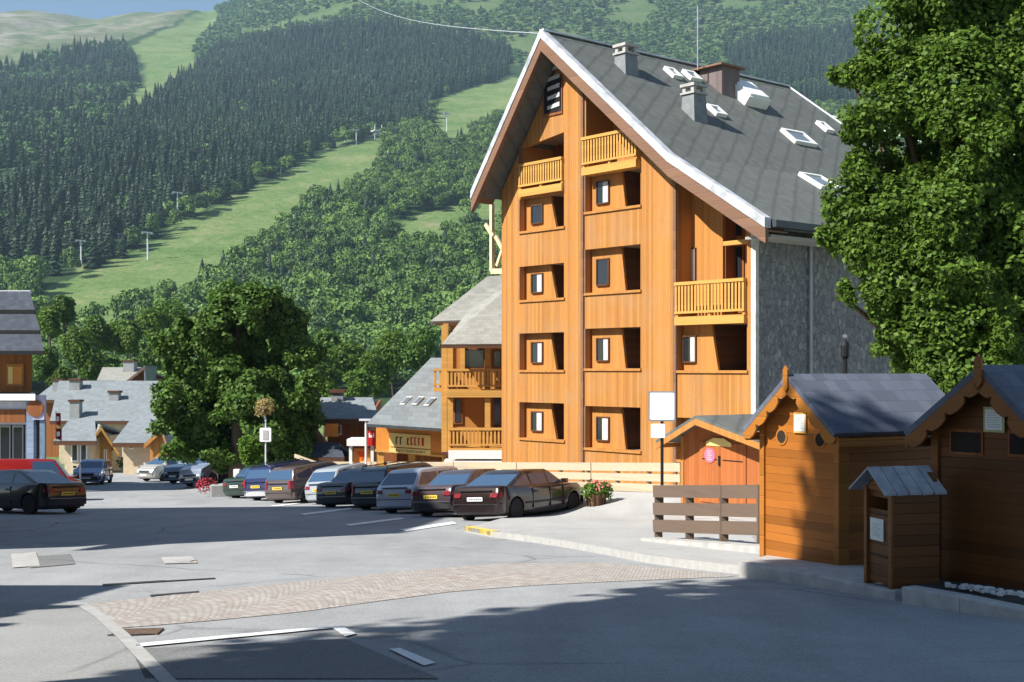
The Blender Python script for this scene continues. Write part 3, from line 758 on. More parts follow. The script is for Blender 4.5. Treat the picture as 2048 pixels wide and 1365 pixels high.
# sills
for C, H in ((C1, H1[:4]), (C2, H2[:4]), (C3, H3[:2])):
    for z0, z1 in H:
        MB().box(C[0] - .06, C[1] + .05, -.06, .3, z0 - .07, z0 + .012).build('sill', M_facd, house)
        MB().box(C[0] - .075, C[0] - .001, -.03, .2, z0 + .013, z1).build('jamb_board', M_fascia, house)

def balcony(parent, x0, x1, z0, h, y0, dep, pitch=.13, lab=None, side=True, mat=M_pale, slab=.26, zt=None):
    b = MB().box(x0, x1, y0, y0 + dep, z0 - slab, z0).build('balcony', mat, parent)
    if lab: b['label'] = lab
    m = MB(); m.box(x0, x1, y0 - .02, y0 + .06, z0 + h - .10, z0 + h); m.box(x0, x1, y0, y0 + .05, z0 + .1, z0 + .17)
    if side: m.box(x0 + .0, x0 + .06, y0 + .06, y0 + dep, z0 + h - .1, z0 + h).box(x1 - .06, x1, y0 + .06, y0 + dep, z0 + h - .1, z0 + h)
    m.build('handrail', mat, b)
    n = max(2, int((x1 - x0) / pitch)); m = MB()
    for i in range(n):
        x = x0 + .05 + (x1 - x0 - .1) * i / (n - 1); m.box(x - .038, x + .038, y0 + .012, y0 + .038, z0 + .171, z0 + h - .101)
    if side:
        k = max(2, int(dep / pitch))
        for i in range(1, k):
            y = y0 + dep * i / k
            for x in (x0 + .03, x1 - .03): m.box(x - .012, x + .012, y - .035, y + .035, z0 + .02, z0 + h - .1)
    m.build('balusters', mat, b)
    for x in (x0 + .05, (x0 + x1) / 2, x1 - .05): MB().box(x - .045, x + .045, y0 + .051, y0 + .12, z0 + .001, z0 + h - .11).build('post', mat, b)
    return b
# column 1 upper balcony: floor z at rail bottom
zf = zz(1085, 374); zr = zz(1085, 322)
balcony(house, C1[0], C1[1], zf, zr - zf, -.12, .35, lab='upper left yellow timber balcony')
m = MB(); m.box(C1[0] - .1, C1[1] + .1, 1.6, 1.7, zf - .2, zz(1085, 268)); m.build('loggia_wall', M_side, house)
MB().box(C1[0] - .1, C1[1] + .1, .18, 1.6, zf - .2, zf - .02).build('loggia_floor', M_soffit, house); MB().box(C1[0] - .02, C1[1] + .1, .18, 1.6, zz(1085, 274) + .004, zz(1085, 268)).build('loggia_ceiling', M_soffit, house)
MB().box(C1[0] - .12, C1[0], .18, 1.6, zf, zz(1085, 274)).build('loggia_wall', M_facd, house)
MB().box(C1[0] - .05, C1[0] + .06, -.04, .05, zf, zz(1085, 274)).build('corner_post', M_fascia, house)
# column 2 top balcony
zf = zz(1228, 328); zr = zz(1228, 266); xk = C2[1]
balcony(house, C2[0], xk, zf, zr - zf, -.22, .45, lab='top yellow timber balcony under the roof edge')
m = MB(); yb = 1.3
def clipped(x0, x1, z0, y, th, m):
    cuts = [x0] + [c for c in (ap[0], kk[0]) if x0 < c < x1] + [x1]
    for u, v in zip(cuts, cuts[1:]): m.slab([(u, y, z0), (v, y, z0), (v, y, max(z0, roofz(v) - .05)), (u, y, max(z0, roofz(u) - .05))], (0, th, 0))
clipped(C2[0] - .1, xk + .1, zf - .2, yb, .1, m); m.build('loggia_wall', M_facd, house)
MB().box(C2[0] - .1, xk + .1, .18, yb, zf - .2, zf - .02).build('loggia_slab', M_soffit, house)
m = MB(); clipped(C2[0] - .1, C2[0], zf, .18, yb - .18, m); m.build('side_panel', M_facd, house)
def door_at(px0, px1, py0, py1, off, curt=.5, name='balcony_door'):
    a = fpix(px0, py1, off); b = fpix(px1, py0, off)
    f = MB().box(a[0], b[0], off - .06, off - .003, a[1], b[1]).build(name, M_side, house)
    MB().box(a[0] + .07, b[0] - .07, off - .075, off - .062, a[1] + .1, b[1] - .08).build('pane', M_glass, f)
    if curt: 
        xm = a[0] + (b[0] - a[0]) * curt; MB().box(xm, xm + (b[0] - a[0]) * .33, off - .095, off - .077, a[1] + .12, b[1] - .1).build('curtain', M_curt, f)
door_at(1190, 1222, 216, 328, yb, .45)
# column 3 balcony with tall glazed doors
zf = zz(1425, 632); zr = zz(1425, 561)
balcony(house, C3[0], C3[1], zf, zr - zf, -.15, .4, lab='wide yellow timber balcony beside the stone wall')
m = MB(); yb = 1.35; clipped(C3[0] - .1, C3[1] + .1, zf - .2, yb, .1, m); m.build('loggia_wall', M_facd, house)
MB().box(C3[0] - .1, C3[1] + .1, .18, yb, zf - .2, zf - .02).build('loggia_slab', M_soffit, house)
m = MB(); clipped(C3[0] - .1, C3[0], zf, .18, yb - .18, m); m.build('side_panel', M_facd, house); m = MB(); clipped(C3[1], C3[1] + .1, zf, .18, yb - .18, m); m.build('side_panel', M_facd, house)
xs3 = fpix(1437, 560, .5)[0]
m = MB(); 
small_window(fpix(1366, 560, .7)[0], fpix(1393, 560, .7)[0], fpix(1380, 565, .7)[1], fpix(1380, 497, .7)[1], .7, .4)
m = MB(); clipped(C3[0], xs3, zf, .7, .1, m); m.build('partition', M_facd, house)
MB().box(xs3 - .02, xs3 + .04, .8, yb - .002, zf, roofz(xs3) - .3).build('side_panel', M_side, house)
door_at(1440, 1490, 488, 628, yb, .15); door_at(1446, 1490, 430, 482, yb, .1, 'transom_window')
MB().box(fpix(1446, 486, .1)[0], C3[1] - .01, .1, .3, fpix(1465, 486)[1] - .05, fpix(1465, 486)[1] + .08).build('transom_beam', M_pale, house)
# attic window under the gable
a = fpix(1087, 236); b = fpix(1126, 150)
t_ = MB().box(a[0], b[0], -.05, -.003, a[1], b[1]).build('attic_window', M_side, house)
MB().box(a[0] + .1, b[0] - .04, -.07, -.052, a[1] + .1, b[1] - .08).build('pane', M_glass, t_)
m = MB()
for i in range(5):
    z = a[1] + .22 + i * .33; m.slab([(a[0] + .3, -.085, z), (b[0] - .1, -.085, z + .05), (b[0] - .1, -.085, z + .2), (a[0] + .3, -.085, z + .12)], (0, .012, 0))
m.build('blind', M_curt, t_)

# ---- roof planes and bargeboards
LEN = 12.6; LENE = 17.5; TH = .3
def rp(x, z, y): return (x, y, z)
a_, k_, r_, l_ = ap, kk, rt, lt
r1 = roof_slab('roof', [rp(a_[0], a_[1], OV), rp(k_[0], k_[1], OV), rp(k_[0], k_[1], 14.7), rp(a_[0], a_[1], LEN)], TH, M_roof, house, (0, 1, 0))
r2 = roof_slab('roof', [rp(k_[0], k_[1], OV), rp(r_[0], r_[1], OV), rp(r_[0], r_[1], LENE), rp(k_[0], k_[1], 14.7)], TH, M_roof, house, (0, 1, 0))
r3 = roof_slab('roof', [rp(a_[0], a_[1] - .01, OV), rp(a_[0], a_[1] - .01, LEN), rp(l_[0], l_[1], LEN + 2), rp(l_[0], l_[1], OV)], TH, M_roof, house, (0, 1, 0))
roof_slab('roof', [rp(a_[0], a_[1] - .02, LEN), rp(k_[0], k_[1] - .02, 14.7), rp(r_[0], r_[1] - .02, LENE), rp(l_[0], l_[1], LENE), rp(l_[0], l_[1] + .01, LEN + 2)], .2, M_roof, house, (1, 0, 0))
def rake(p, q, w0, w1, y, d, mat, name):
    """board hanging below a roof edge line between two (x, z) points"""
    return MB().slab([(p[0], y, p[1] - w0), (q[0], y, q[1] - w0), (q[0], y, q[1] - w1), (p[0], y, p[1] - w1)], (0, d, 0)).build(name, mat, house)
M_flash = plain('weathered_edge_metal', (.46, .48, .51), .5, .35, 2.2)
for p, q in ((a_, l_), (a_, k_), (k_, r_)):
    rake(p, q, -.05, .25, OV - .06, .28, M_flash, 'edge_flashing')
    rake(p, q, .251, .70, OV - .03, .14, M_fascia, 'bargeboard')
m = MB()
for p, q in ((a_, l_), (a_, k_), (k_, r_)):
    m.slab([(p[0], OV + .12, p[1] - .36), (q[0], OV + .12, q[1] - .36), (q[0], .0, q[1] - .36), (p[0], .0, p[1] - .36)], (0, 0, .05))
m.build('soffit', M_fascia, house)
MB().beam((a_[0], OV, a_[1] + .03), (a_[0], LEN, a_[1] + .03), .22, .06).beam((a_[0], LEN, a_[1] + .03), (k_[0], 14.7, k_[1] + .03), .16, .06).beam((k_[0], 14.7, k_[1] + .03), (r_[0], LENE, r_[1] + .03), .16, .06).build('ridge_cap', M_zinc, house)
MB().beam((r_[0] + .06, OV + .25, r_[1] - .12), (r_[0] + .06, LENE, r_[1] - .12), .22, .2).build('gutter', plain('dark_gutter', (.05, .06, .07), .4, .1), house)
MB().box(XR + .3, r_[0] - .05, OV + .3, LENE - .3, r_[1] - .5, r_[1] - .42).build('soffit', plain('eaves_plaster', (.34, .33, .30), .8, .1), house)
# ---- stone side wall
SW = XR + .15; zt = roofz(SW, -.36)
MB().box(XR + .002, SW, .1, 17., ZB, zt).build('stone_wall', M_stone, house)
MB().box(XR - .02, SW + .01, -.05, .099, ZB, zt).build('stone_corner', plain('pale_quoin', (.58, .56, .50), .85, .25, 3.), house)
MB().tube([(SW + .1, 2.5, zt - .02), (SW + .1, 2.5, ZB + .5)], .055, 8).build('downpipe', M_metal, house)
MB().tube([(SW + .55, 3.6, r_[1] - .3), (SW + .55, 3.6, r_[1] - 1.2)], .05, 8).build('downpipe', M_metal, house)
# left side wall, rear wall
MB().box(-.16, -.002, .02, 14.4, ZB, roofz(0) - .06).build('left_wall', M_facd, house)
MB().box(-.1, SW - .02, 14.4, 14.6, ZB, zt).build('rear_wall', M_facd, house)
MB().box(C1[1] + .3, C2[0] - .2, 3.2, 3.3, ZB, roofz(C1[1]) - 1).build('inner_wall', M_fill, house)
# projecting stair frame with white braces at the left rear
m = MB(); A = pix_on(985, 545, (-.9, 0, 0), (1, 0, 0)); xx = -.7
p0 = pix_on(984, 408, (xx, 1.2, 0), (0, 1, 0)); p1 = pix_on(984, 543, (xx, 1.2, 0), (0, 1, 0)); p2 = pix_on(1008, 543, (xx, 1.2, 0), (0, 1, 0))
m.beam(p0, p1, .14, .14).beam(p1, p2, .14, .2, (0, 0, 1))
q = lambda a, b: pix_on(a, b, (xx, 1.12, 0), (0, 1, 0))
m.beam(q(971, 449), q(986, 473), .08, .14).beam(q(991, 473), q(1006, 500), .08, .14).beam(q(1007, 492), q(994, 532), .08, .12)
m.build('brace_frame', plain('pale_brace', (.72, .56, .34), .7, .1), house)

# ---- things on the roof, found on the roof planes
def rplane(px, py):
    n1 = (Vector((k_[0] - a_[0], 0, k_[1] - a_[1])).cross(Vector((0, 1, 0)))).normalized()
    h = pix_on(px, py, (a_[0], 0, a_[1]), n1)
    if h.x > k_[0]:
        n2 = (Vector((r_[0] - k_[0], 0, r_[1] - k_[1])).cross(Vector((0, 1, 0)))).normalized(); h = pix_on(px, py, (k_[0], 0, k_[1]), n2)
        return h, Vector((r_[0] - k_[0], 0, r_[1] - k_[1])).normalized()
    return h, Vector((k_[0] - a_[0], 0, k_[1] - a_[1])).normalized()
def skylight(pxs, dome=0., lab=None):
    """pxs: four photo pixels of the corners: upslope near, upslope far, downslope far, downslope near"""
    hs = [rplane(*p) for p in pxs]; dn = hs[0][1]; n = dn.cross(Vector((0, 1, 0))); n = n if n.z > 0 else -n
    c = sum((h[0] for h in hs), Vector()) / 4
    ys = [h[0].y for h in hs]; ds = [(h[0] - c).dot(dn) for h in hs]
    hy = max(.25, (max(ys) - min(ys)) / 2 * .8); hd = max(.3, (max(ds) - min(ds)) / 2 * .8)
    def q(u, v, w): return c + Vector((0, 1, 0)) * u + dn * v + n * w
    m = MB(); T = .14 + dome
    for (u0, u1, v0, v1) in ((-hy, hy, -hd, -hd + .1), (-hy, hy, hd - .1, hd), (-hy, -hy + .1, -hd + .1, hd - .1), (hy - .1, hy, -hd + .1, hd - .1)):
        m.slab([q(u0, v0, -.05), q(u1, v0, -.05), q(u1, v1, -.05), q(u0, v1, -.05)], n * (T + .05))
    f = m.build('skylight', M_white, house)
    if dome: MB().slab([q(-hy + .1, -hd + .1, T - .04), q(hy - .1, -hd + .1, T - .04), q(hy - .1, hd - .1, T - .04), q(-hy + .1, hd - .1, T - .04)], n * .12).build('dome', M_white, f)
    else: MB().slab([q(-hy + .101, -hd + .101, .02), q(hy - .101, -hd + .101, .02), q(hy - .101, hd - .101, .02), q(-hy + .101, hd - .101, .02)], n * .08).build('pane', M_sky, f)
    if lab: f['label'] = lab
skylight([(1322, 137), (1338, 140), (1368, 162), (1352, 160)])
skylight([(1362, 146), (1378, 149), (1404, 164), (1386, 162)])
skylight([(1408, 212), (1422, 215), (1458, 238), (1438, 236)])
skylight([(1452, 183), (1492, 182), (1524, 210), (1492, 216)], .25, 'large white domed skylight')
skylight([(1556, 264), (1588, 264), (1636, 296), (1604, 292)])
skylight([(1630, 246), (1640, 248), (1668, 268), (1655, 268)])
skylight([(1608, 358), (1636, 356), (1672, 376), (1644, 384)])
def chimney(pbx, pby, h, w, d, lab):
    h0, dn = rplane(pbx, pby); x, y, z = h0
    c = MB(); w2, d2 = w / 2, d / 2; zt_ = z + h
    c.add([(x - w2 - .12, y - d2 - .08, z - .9), (x + w2 + .12, y - d2 - .08, z - .9), (x + w2 + .12, y + d2 + .08, z - .9), (x - w2 - .12, y + d2 + .08, z - .9),
           (x - w2, y - d2, zt_), (x + w2, y - d2, zt_), (x + w2, y + d2, zt_), (x - w2, y + d2, zt_)], [(3, 2, 1, 0), (4, 5, 6, 7), (0, 1, 5, 4), (1, 2, 6, 5), (2, 3, 7, 6), (3, 0, 4, 7)])
    o = c.build('chimney', plain('chimney_slate', (.20, .215, .225), .85, .2, 4.), house)
    set_uv(o, (1, 0, 0), (0, 0, 1)); tag(o, lab)
    m = MB(); e = .06
    m.box(x - w2 - e, x + w2 + e, y - d2 - e, y + d2 + e, zt_ + .001, zt_ + .07)
    for sx in (-1, 1):
        for sy in (-1, 1): m.box(x + sx * (w2 - .07) - .07, x + sx * (w2 - .07) + .07, y + sy * (d2 - .07) - .07, y + sy * (d2 - .07) + .07, zt_ + .071, zt_ + .26)
    m.box(x - w2 - e, x + w2 + e, y - d2 - e, y + d2 + e, zt_ + .261, zt_ + .36); m.build('chimney_cap', M_conc, o)
chimney(1252, 140, .50, .50, .58, 'chimney near the ridge')
chimney(1388, 232, .70, .52, .60, 'chimney in the middle of the roof slope')
# lift housing on the ridge
h0, dn = rplane(1432, 172); x, y, z = h0
hx = MB().box(x - .55, x + .55, y - .3, y + .7, z - 1.0, z + .62).build('lift_housing', wood('lift_boards', (.17, .13, .12), .14, 3, .2, .4), house)
MB().box(x - .75, x + .7, y - .5, y + .9, z + .621, z + .69).build('lift_roof', M_fascia, hx)
m = MB(); m.tube([(x - .2, y - .8, z + .5), (x - .2, y - .8, z + 2.9)], .03, 6); 
for i, (w_, zz_) in enumerate(((.5, 2.7), (.4, 2.4), (.3, 2.1), (.5, 1.6))): m.tube([(x - .2 - w_ / 2, y - .8, z + zz_), (x - .2 + w_ / 2, y - .8, z + zz_)], .015, 5)
m.build('antenna', M_metal, house)
# ------------------------------------------------------------------ fences
def rail_fence(name, pts, hs, post_h, mat, label, board=.22, th=.05, step=1.5, group=None, post_mat=None, base=None):
    """pts: ground points (Vectors); hs: heights of the board centres"""
    t = empty(name, pts[0], 0, label, 'fence', group); o = pts[0]
    tot = [0.]; 
    for a, b in zip(pts, pts[1:]): tot.append(tot[-1] + (b - a).length)
    def at(s):
        for (a, b, u, v) in zip(pts, pts[1:], tot, tot[1:]):
            if s <= v + 1e-6: return a + (b - a) * ((s - u) / (v - u))
        return pts[-1]
    n = max(1, round(tot[-1] / step)); d = (pts[-1] - pts[0]).normalized(); side = Vector((d.y, -d.x, 0)) 
    if side.y > 0: side = -side
    for i in range(n + 1):
        p = at(tot[-1] * i / n) - o; MB().beam(p + Vector((0, 0, -.3)) - side * .09, p + Vector((0, 0, post_h)) - side * .09, .13, .13, d).build('post', post_mat or mat, t)
    for h in hs:
        for i in range(0, n, 2):
            a, b = at(tot[-1] * i / n) - o, at(tot[-1] * min(n, i + 2) / n) - o; z = Vector((0, 0, h + random.uniform(-.012, .012)))
            g = d * .006
            MB().beam(a + z + g, b + z - g, th, board).build('board', mat, t)
    return t
def onray(px, py, d):
    """point at distance d with z on the ray"""
    return P(px, py, d)
# long bleached fence behind the cars: base line follows the bank
fa = P(1362, 990, 36.5); fb = P(625, 957, 58.5)
pts = []
for i in range(9):
    f = i / 8; q = fa.lerp(fb, f); pts.append(Vector((q.x, q.y, gz(q.x, q.y) + .1)))
zt_ = [P(1362, 934, 36.5).z - pts[0].z, P(1362, 955, 36.5).z - pts[0].z]
print('FENCE', zt_, [tuple(round(c, 2) for c in p) for p in pts])
Z0 = [P(1362 + (625 - 1362) * 0, y, 36.5).z for y in (935, 958, 977)]
def fence_pts(y0, y1): return P(1362, y0, 36.5), P(625, y1, 58.5)
ft = empty('long_rail_fence', pts[0], 0, 'long sun bleached timber rail fence behind the row of parked cars', 'fence')
L0, L1 = fence_pts(987, 955); npst = 17
for i in range(npst + 1):
    f = i / npst; a = L0.lerp(L1, f); tpp = fence_pts(924, 924); b = tpp[0].lerp(tpp[1], f)
    a = Vector((a.x, a.y, min(gz(a.x, a.y), a.z) - .2)); bk = Vector((.06, .1, 0))
    MB().beam(a - pts[0] + bk, b - pts[0] + bk + Vector((0, 0, -.05)), .13, .13, (1, 0, 0)).build('post', M_bleach, ft)
for (y0, y1, hh) in ((935, 929, .25), (957, 940, .22), (979, 951, .24)):
    A, B = fence_pts(y0, y1)
    for i in range(6): MB().beam(A.lerp(B, i / 6 + .0008) - pts[0], A.lerp(B, (i + 1) / 6 - .0008) - pts[0], .05, hh).build('board', M_bleach, ft)
# loose light handrail sloping down at the far end of the fence
t = empty('ramp_handrail', P(590, 912, 60), 0, 'pale handrail sloping down at the far end of the long fence', 'handrail')
o_ = P(590, 912, 60); MB().beam(Vector((0, 0, 0)), P(668, 940, 57) - o_, .08, .16).build('rail', M_bleach, t)
for f in (.15, .85): 
    q = (P(668, 940, 57) - o_) * f; MB().beam(q + Vector((0, .07, 0)), q + Vector((0, .07, -1.6)), .09, .09, (1, 0, 0)).build('post', M_bleach, t)
# near dark fence
na, nb = G(1312, 1080), G(1530, 1090); na.y = 24.6; na = P(1312, 1080, 24.6); nb = P(1535, 1094, 21.2)
d_ = (nb - na); t = empty('near_rail_fence', na, 0, 'grey weathered three board fence beside the smaller varnished shed', 'fence')
for i in range(4):
    q = d_ * (.03 + .31 * i); MB().beam(q + Vector((0, .08, -.3)), q + Vector((0, .08, P(1312, 974, 24.6).z - na.z)), .14, .14, (1, 0, 0)).build('post', M_grey, t)
for ya, yb in ((983, 984), (1018, 1022), (1052, 1058)):
    MB().beam(P(1308, ya, 24.55) - na, P(1535, yb, 21.2) - na, .05, .23).build('board', M_grey, t)
MB().beam(P(1298, 1083, 24.2) , P(1540, 1101, 20.7), .35, .14).build('fence_kerb', M_conc); tag(bpy.data.objects['fence_kerb'], 'low pale concrete kerb under the grey three board fence', 'kerb')
g_ = P(1505, 1080, 22.5)

# ------------------------------------------------------------------ sheds
def frame(px, pyb, d, vpx):
    """a local frame: origin on the ground below a pixel column, X to the right; vpx is where the front's horizontals vanish"""
def scallop(n, w0, w1): return [w0 if i % 2 else w1 for i in range(n)]
def barge(p, q, y, th, w, mat, parent, name='bargeboard', waves=4, drop=.04):
    """a board along a gable slope with a wavy lower edge; p, q are (x, z)"""
    p, q = Vector((p[0], 0, p[1])), Vector((q[0], 0, q[1])); d = q - p; dn = d.normalized(); nv = Vector((dn.z, 0, -dn.x)); 
    if nv.z > 0: nv = -nv
    m = MB(); N = waves * 8
    for i in range(N):
        f0, f1 = i / N, (i + 1) / N; 
        def w_(f): return w + drop * abs(sin(pi * waves * f)) - (drop * 1.2 if (f * waves) % 1 < .12 else 0)
        a, b = p + d * f0, p + d * f1
        m.slab([(a.x, y, a.z), (b.x, y, b.z), (b.x + nv.x * w_(f1), y, b.z + nv.z * w_(f1)), (a.x + nv.x * w_(f0), y, a.z + nv.z * w_(f0))], (0, th, 0))
    return m.build(name, mat, parent)
def shed(name, label, o, rz, W_, D_, H_, rh, ov, eave, roofm, wallm, trim, fancy=True, cat='shed', hw=.1, peak=None):
    """gabled timber shed: front along local X (0..W_), depth along +Y"""
    t = empty(name, o, rz, label, cat); pk = peak if peak is not None else W_ / 2
    m = MB(); hh = H_ - eave
    MB().slab([(0, 0, -.3), (W_, 0, -.3), (W_, 0, H_), (pk, 0, H_ + rh - .02), (0, 0, H_)], (0, .06, 0)).build('front_wall', wallm, t)
    MB().slab([(0, D_, -.3), (W_, D_, -.3), (W_, D_, H_), (pk, D_, H_ + rh - .02), (0, D_, H_)], (0, -.06, 0)).build('back_wall', wallm, t)
    MB().box(0.0, .06, .061, D_ - .061, -.3, H_ - .03).build('side_wall', wallm, t); MB().box(W_ - .06, W_, .061, D_ - .061, -.3, H_ - .03).build('side_wall', wallm, t)
    for x in (0, W_):
        MB().box(x - .05, x + .05, -.035, .06, -.3, H_ - .06).build('corner_post', trim, t)
    MB().box(W_ + .003, W_ + .05, .061, .16, -.3, H_ - .06).build('corner_post', trim, t)
    sR, sL = rh / (W_ - pk), rh / pk
    zr = H_ + rh + .03
    R0 = (pk, -ov, zr); R1 = (pk, D_ + ov, zr); E0 = (W_ + eave, -ov, H_ + .03 - sR * eave); E1 = (W_ + eave, D_ + ov, H_ + .03 - sR * eave)
    K0 = (-eave, -ov, H_ + .03 - sL * eave); K1 = (-eave, D_ + ov, H_ + .03 - sL * eave)
    roof_slab('roof', [R0, E0, E1, R1], .07, roofm, t, (0, 1, 0)); roof_slab('roof', [(R0[0], R0[1], R0[2] - .003), (R1[0], R1[1], R1[2] - .003), K1, K0], .07, roofm, t, (0, 1, 0))
    if fancy:
        barge((R0[0] - .01, R0[2] - .075), (K0[0], K0[2] - .08), -ov + .004, .035, hw, trim, t); barge((R0[0] + .01, R0[2] - .075), (E0[0], E0[2] - .08), -ov + .004, .035, hw, trim, t)
        MB().slab([(pk - .05, -ov - .03, zr + .06), (pk, -ov - .03, zr + .12), (pk + .05, -ov - .03, zr + .06), (pk + .05, -ov - .03, zr - .2), (pk, -ov - .03, zr - .27), (pk - .05, -ov - .03, zr - .2)], (0, .03, 0)).build('finial', trim, t)
    else:
        for q in (K0, E0): MB().slab([(pk, -ov, zr - .072), (q[0], -ov, q[2] - .072), (q[0], -ov, q[2] - .072 - hw), (pk, -ov, zr - .072 - hw)], (0, .03, 0)).build('bargeboard', trim, t)
    for (xa, s) in ((W_ + eave, sR), (-eave, sL)):
        MB().box(xa - .02, xa + .02, -ov + .05, D_ + ov, H_ - s * eave - .16, H_ - s * eave - .045).build('eaves_board', trim, t)
    return t
def shed_at(name, label, pl, pr, pb, yl, dL, dR, H_, rh, D_, **kw):
    """front between two photo columns at given distances; base level from pb"""
    A = P(pl, pb, dL); B = P(pr, pb, dR); A.z = B.z = pb_z(pb, pl, dL)
    v = B - A; rz = atan2(v.y, v.x); return shed(name, label, A, rz, v.length, D_, H_, rh, **kw), A, rz, v.length
def pb_z(py, px, d): return EYE - (py - HZ) / F * d
# smaller varnished shed
dl, dr = 19.2, 17.8
zb = pb_z(1141, 1690, dr); A = P(1527, 800, dl); B = P(1676, 800, dr); A.z = B.z = zb; v = B - A
H1s = pb_z(846, 1676, dr) - zb; rh = pb_z(752, 1585, 18.7) - zb - H1s
s1 = shed('varnished_shed', 'narrow varnished board shed with round holes and dark slate roof, half in sun', A, atan2(v.y, v.x), v.length, 2.3, H1s, rh, ov=.24, eave=.2, roofm=M_roofs, wallm=M_shed, trim=M_shedtrim, hw=.13, peak=v.length * .5)
rz1 = atan2(v.y, v.x); print('SHED1', v.length, H1s, rh, math.degrees(rz1))
def front(parent, o, rz, px, py, off=0.):
    R = Matrix.Rotation(rz, 4, 'Z'); n = R @ Vector((0, 1, 0)); w = on_plane(px, py, o + n * off, n) - o; q = R.inverted() @ w; return q.x, q.z
def disc(c, r, y, th, mat, name, parent, n=28, ring=0.):
    m = MB(); N = n
    m.slab([(c[0] + r * cos(2 * pi * i / N), y, c[1] + r * sin(2 * pi * i / N)) for i in range(N)], (0, th, 0)); return m.build(name, mat, parent)
for i, (px, py) in enumerate(((1563, 874), (1640, 880))):
    c = front(s1, A, rz1, px, py, -.01); disc(c, .095, -.008, .006, M_fill, 'round_hole', s1)
    m = MB(); N = 24
    for j in range(N):
        a0, a1 = 2 * pi * j / N, 2 * pi * (j + 1) / N
        m.slab([(c[0] + .095 * cos(a0), -.014, c[1] + .095 * sin(a0)), (c[0] + .095 * cos(a1), -.014, c[1] + .095 * sin(a1)), (c[0] + .125 * cos(a1), -.014, c[1] + .125 * sin(a1)), (c[0] + .125 * cos(a0), -.014, c[1] + .125 * sin(a0))], (0, .012, 0))
    m.build('hole_ring', M_shedtrim, s1)
def notice(parent_o, rz, px0, py0, px1, py1, label, off=-.02, edge=M_pale, sheet=M_paper, lines=True):
    a = front(None, parent_o, rz, px0, py1, off); b = front(None, parent_o, rz, px1, py0, off)
    t = empty('notice', parent_o, rz, label, 'notice')
    MB().box(a[0], b[0], off - .012, off, a[1], b[1]).build('backing', edge, t)
    e = (b[0] - a[0]) * .1; sh_ = MB().box(a[0] + e, b[0] - e, off - .016, off - .0125, a[1] + e, b[1] - e).build('sheet', sheet, t)
    m = MB(); ww, hh = b[0] - a[0], b[1] - a[1]
    for i in range(7): m.box(a[0] + ww * .2, a[0] + ww * (.8 - .15 * (i % 3 == 2)), off - .0175, off - .0162, a[1] + hh * (.2 + .09 * i), a[1] + hh * (.23 + .09 * i))
    m.build('print', plain('faint_print', (.42, .46, .45), .7, .2), sh_)
    return t
nt_ = notice(A, rz1, 1588, 826, 1613, 866, 'white notice on pale board between the round holes of the smaller shed')
# stove pipe
pc = empty('stove_pipe', P(1690, 748, 19.0) , 0, 'black stove pipe with cowl on the ridge of the smaller shed', 'stove pipe'); 
MB().tube([(0, 0, -.25), (0, 0, .45)], .035, 10).build('pipe', M_black, pc)
MB().tube([(0, 0, -.12), (0, 0, -.02)], [.1, .05], 12).build('flashing', M_black, pc)
MB().tube([(0, 0, .22), (0, 0, .26), (0, 0, .42), (0, 0, .47), (0, 0, .52)], [.04, .065, .065, .05, .01], 12).build('cowl', M_black, pc); disc((0, .56), .03, -.02, .04, M_metal, 'cap', pc)
M_shedtrim_shade = wood('varnished_trim_shaded', (.20, .075, .017), .3, 2, .15, .0, .4)  # darker copy of the shed trim, tinted to look shaded
# big shed on the right
dl, dr = 15.6, 14.4
zb2 = pb_z(1178, 1868, dl); A2 = P(1872, 800, dl); B2 = P(2090, 800, dr); A2.z = B2.z = zb2; v2 = B2 - A2; rz2 = atan2(v2.y, v2.x)
H2s = pb_z(838, 1862, dl) - zb2; rh2 = pb_z(735, 1965, 15.2) - zb2 - H2s
s2 = shed('large_varnished_shed', 'large shaded varnished board shed with scalloped gable at the right edge', A2, rz2, v2.length, 3.4, H2s, rh2, ov=.3, eave=.25, roofm=M_roofs, wallm=M_shed_shade, trim=M_shedtrim_shade, hw=.15, peak=v2.length * .56)
for (x0, y0, x1, y1) in ((1903, 866, 1962, 903), (2020, 870, 2075, 908)):
    a = front(s2, A2, rz2, x0, y1, -.01); b = front(s2, A2, rz2, x1, y0, -.01); f = MB().box(a[0] - .03, b[0] + .03, -.016, -.004, a[1] - .03, b[1] + .03).build('window', M_side, s2)
    MB().box(a[0], b[0], -.022, -.0165, a[1], b[1]).build('pane', M_fill, f)
notice(A2, rz2, 1968, 815, 2010, 864, 'framed printed notice high on the gable of the large shed', -.024, plain('notice_frame', (.45, .42, .22), .6, .1))
m = MB(); c = front(s2, A2, rz2, 1988, 830, -.045)
# little cupboard hut with plank roof
dc = 14.8; zc = pb_z(1176, 1795, dc); A3 = P(1733, 800, 15.3); B3 = P(1785, 800, 14.75); A3.z = B3.z = zc - .02; v3 = B3 - A3; rz3 = atan2(v3.y, v3.x); 
cup = empty('timber_cupboard', A3, rz3, 'narrow timber cupboard with grey plank roof between the two sheds', 'cupboard'); w3 = v3.length; D3 = .62
Hc = pb_z(980, 1785, 14.75) - A3.z; rc = pb_z(942, 1757, 15) - A3.z - Hc
MB().box(0, .05, 0, D3, 0, Hc).build('side_panel', M_shedtrim_shade, cup); MB().box(w3 - .05, w3, 0, D3, 0, Hc).build('side_panel', M_shed_shade, cup); MB().box(.051, w3 - .051, D3 - .05, D3, 0, Hc + rc * .9).build('back_panel', M_shed_shade, cup)
MB().box(-.01, .05, -.03, -.001, 0, Hc).build('corner_post', M_shedtrim_shade, cup); MB().box(w3 - .05, w3 + .02, -.03, -.001, 0, Hc).build('corner_post', M_shedtrim_shade, cup)
MB().box(.052, w3 - .052, .002, .03, .04, Hc * .78).build('door', M_shed_shade, cup)
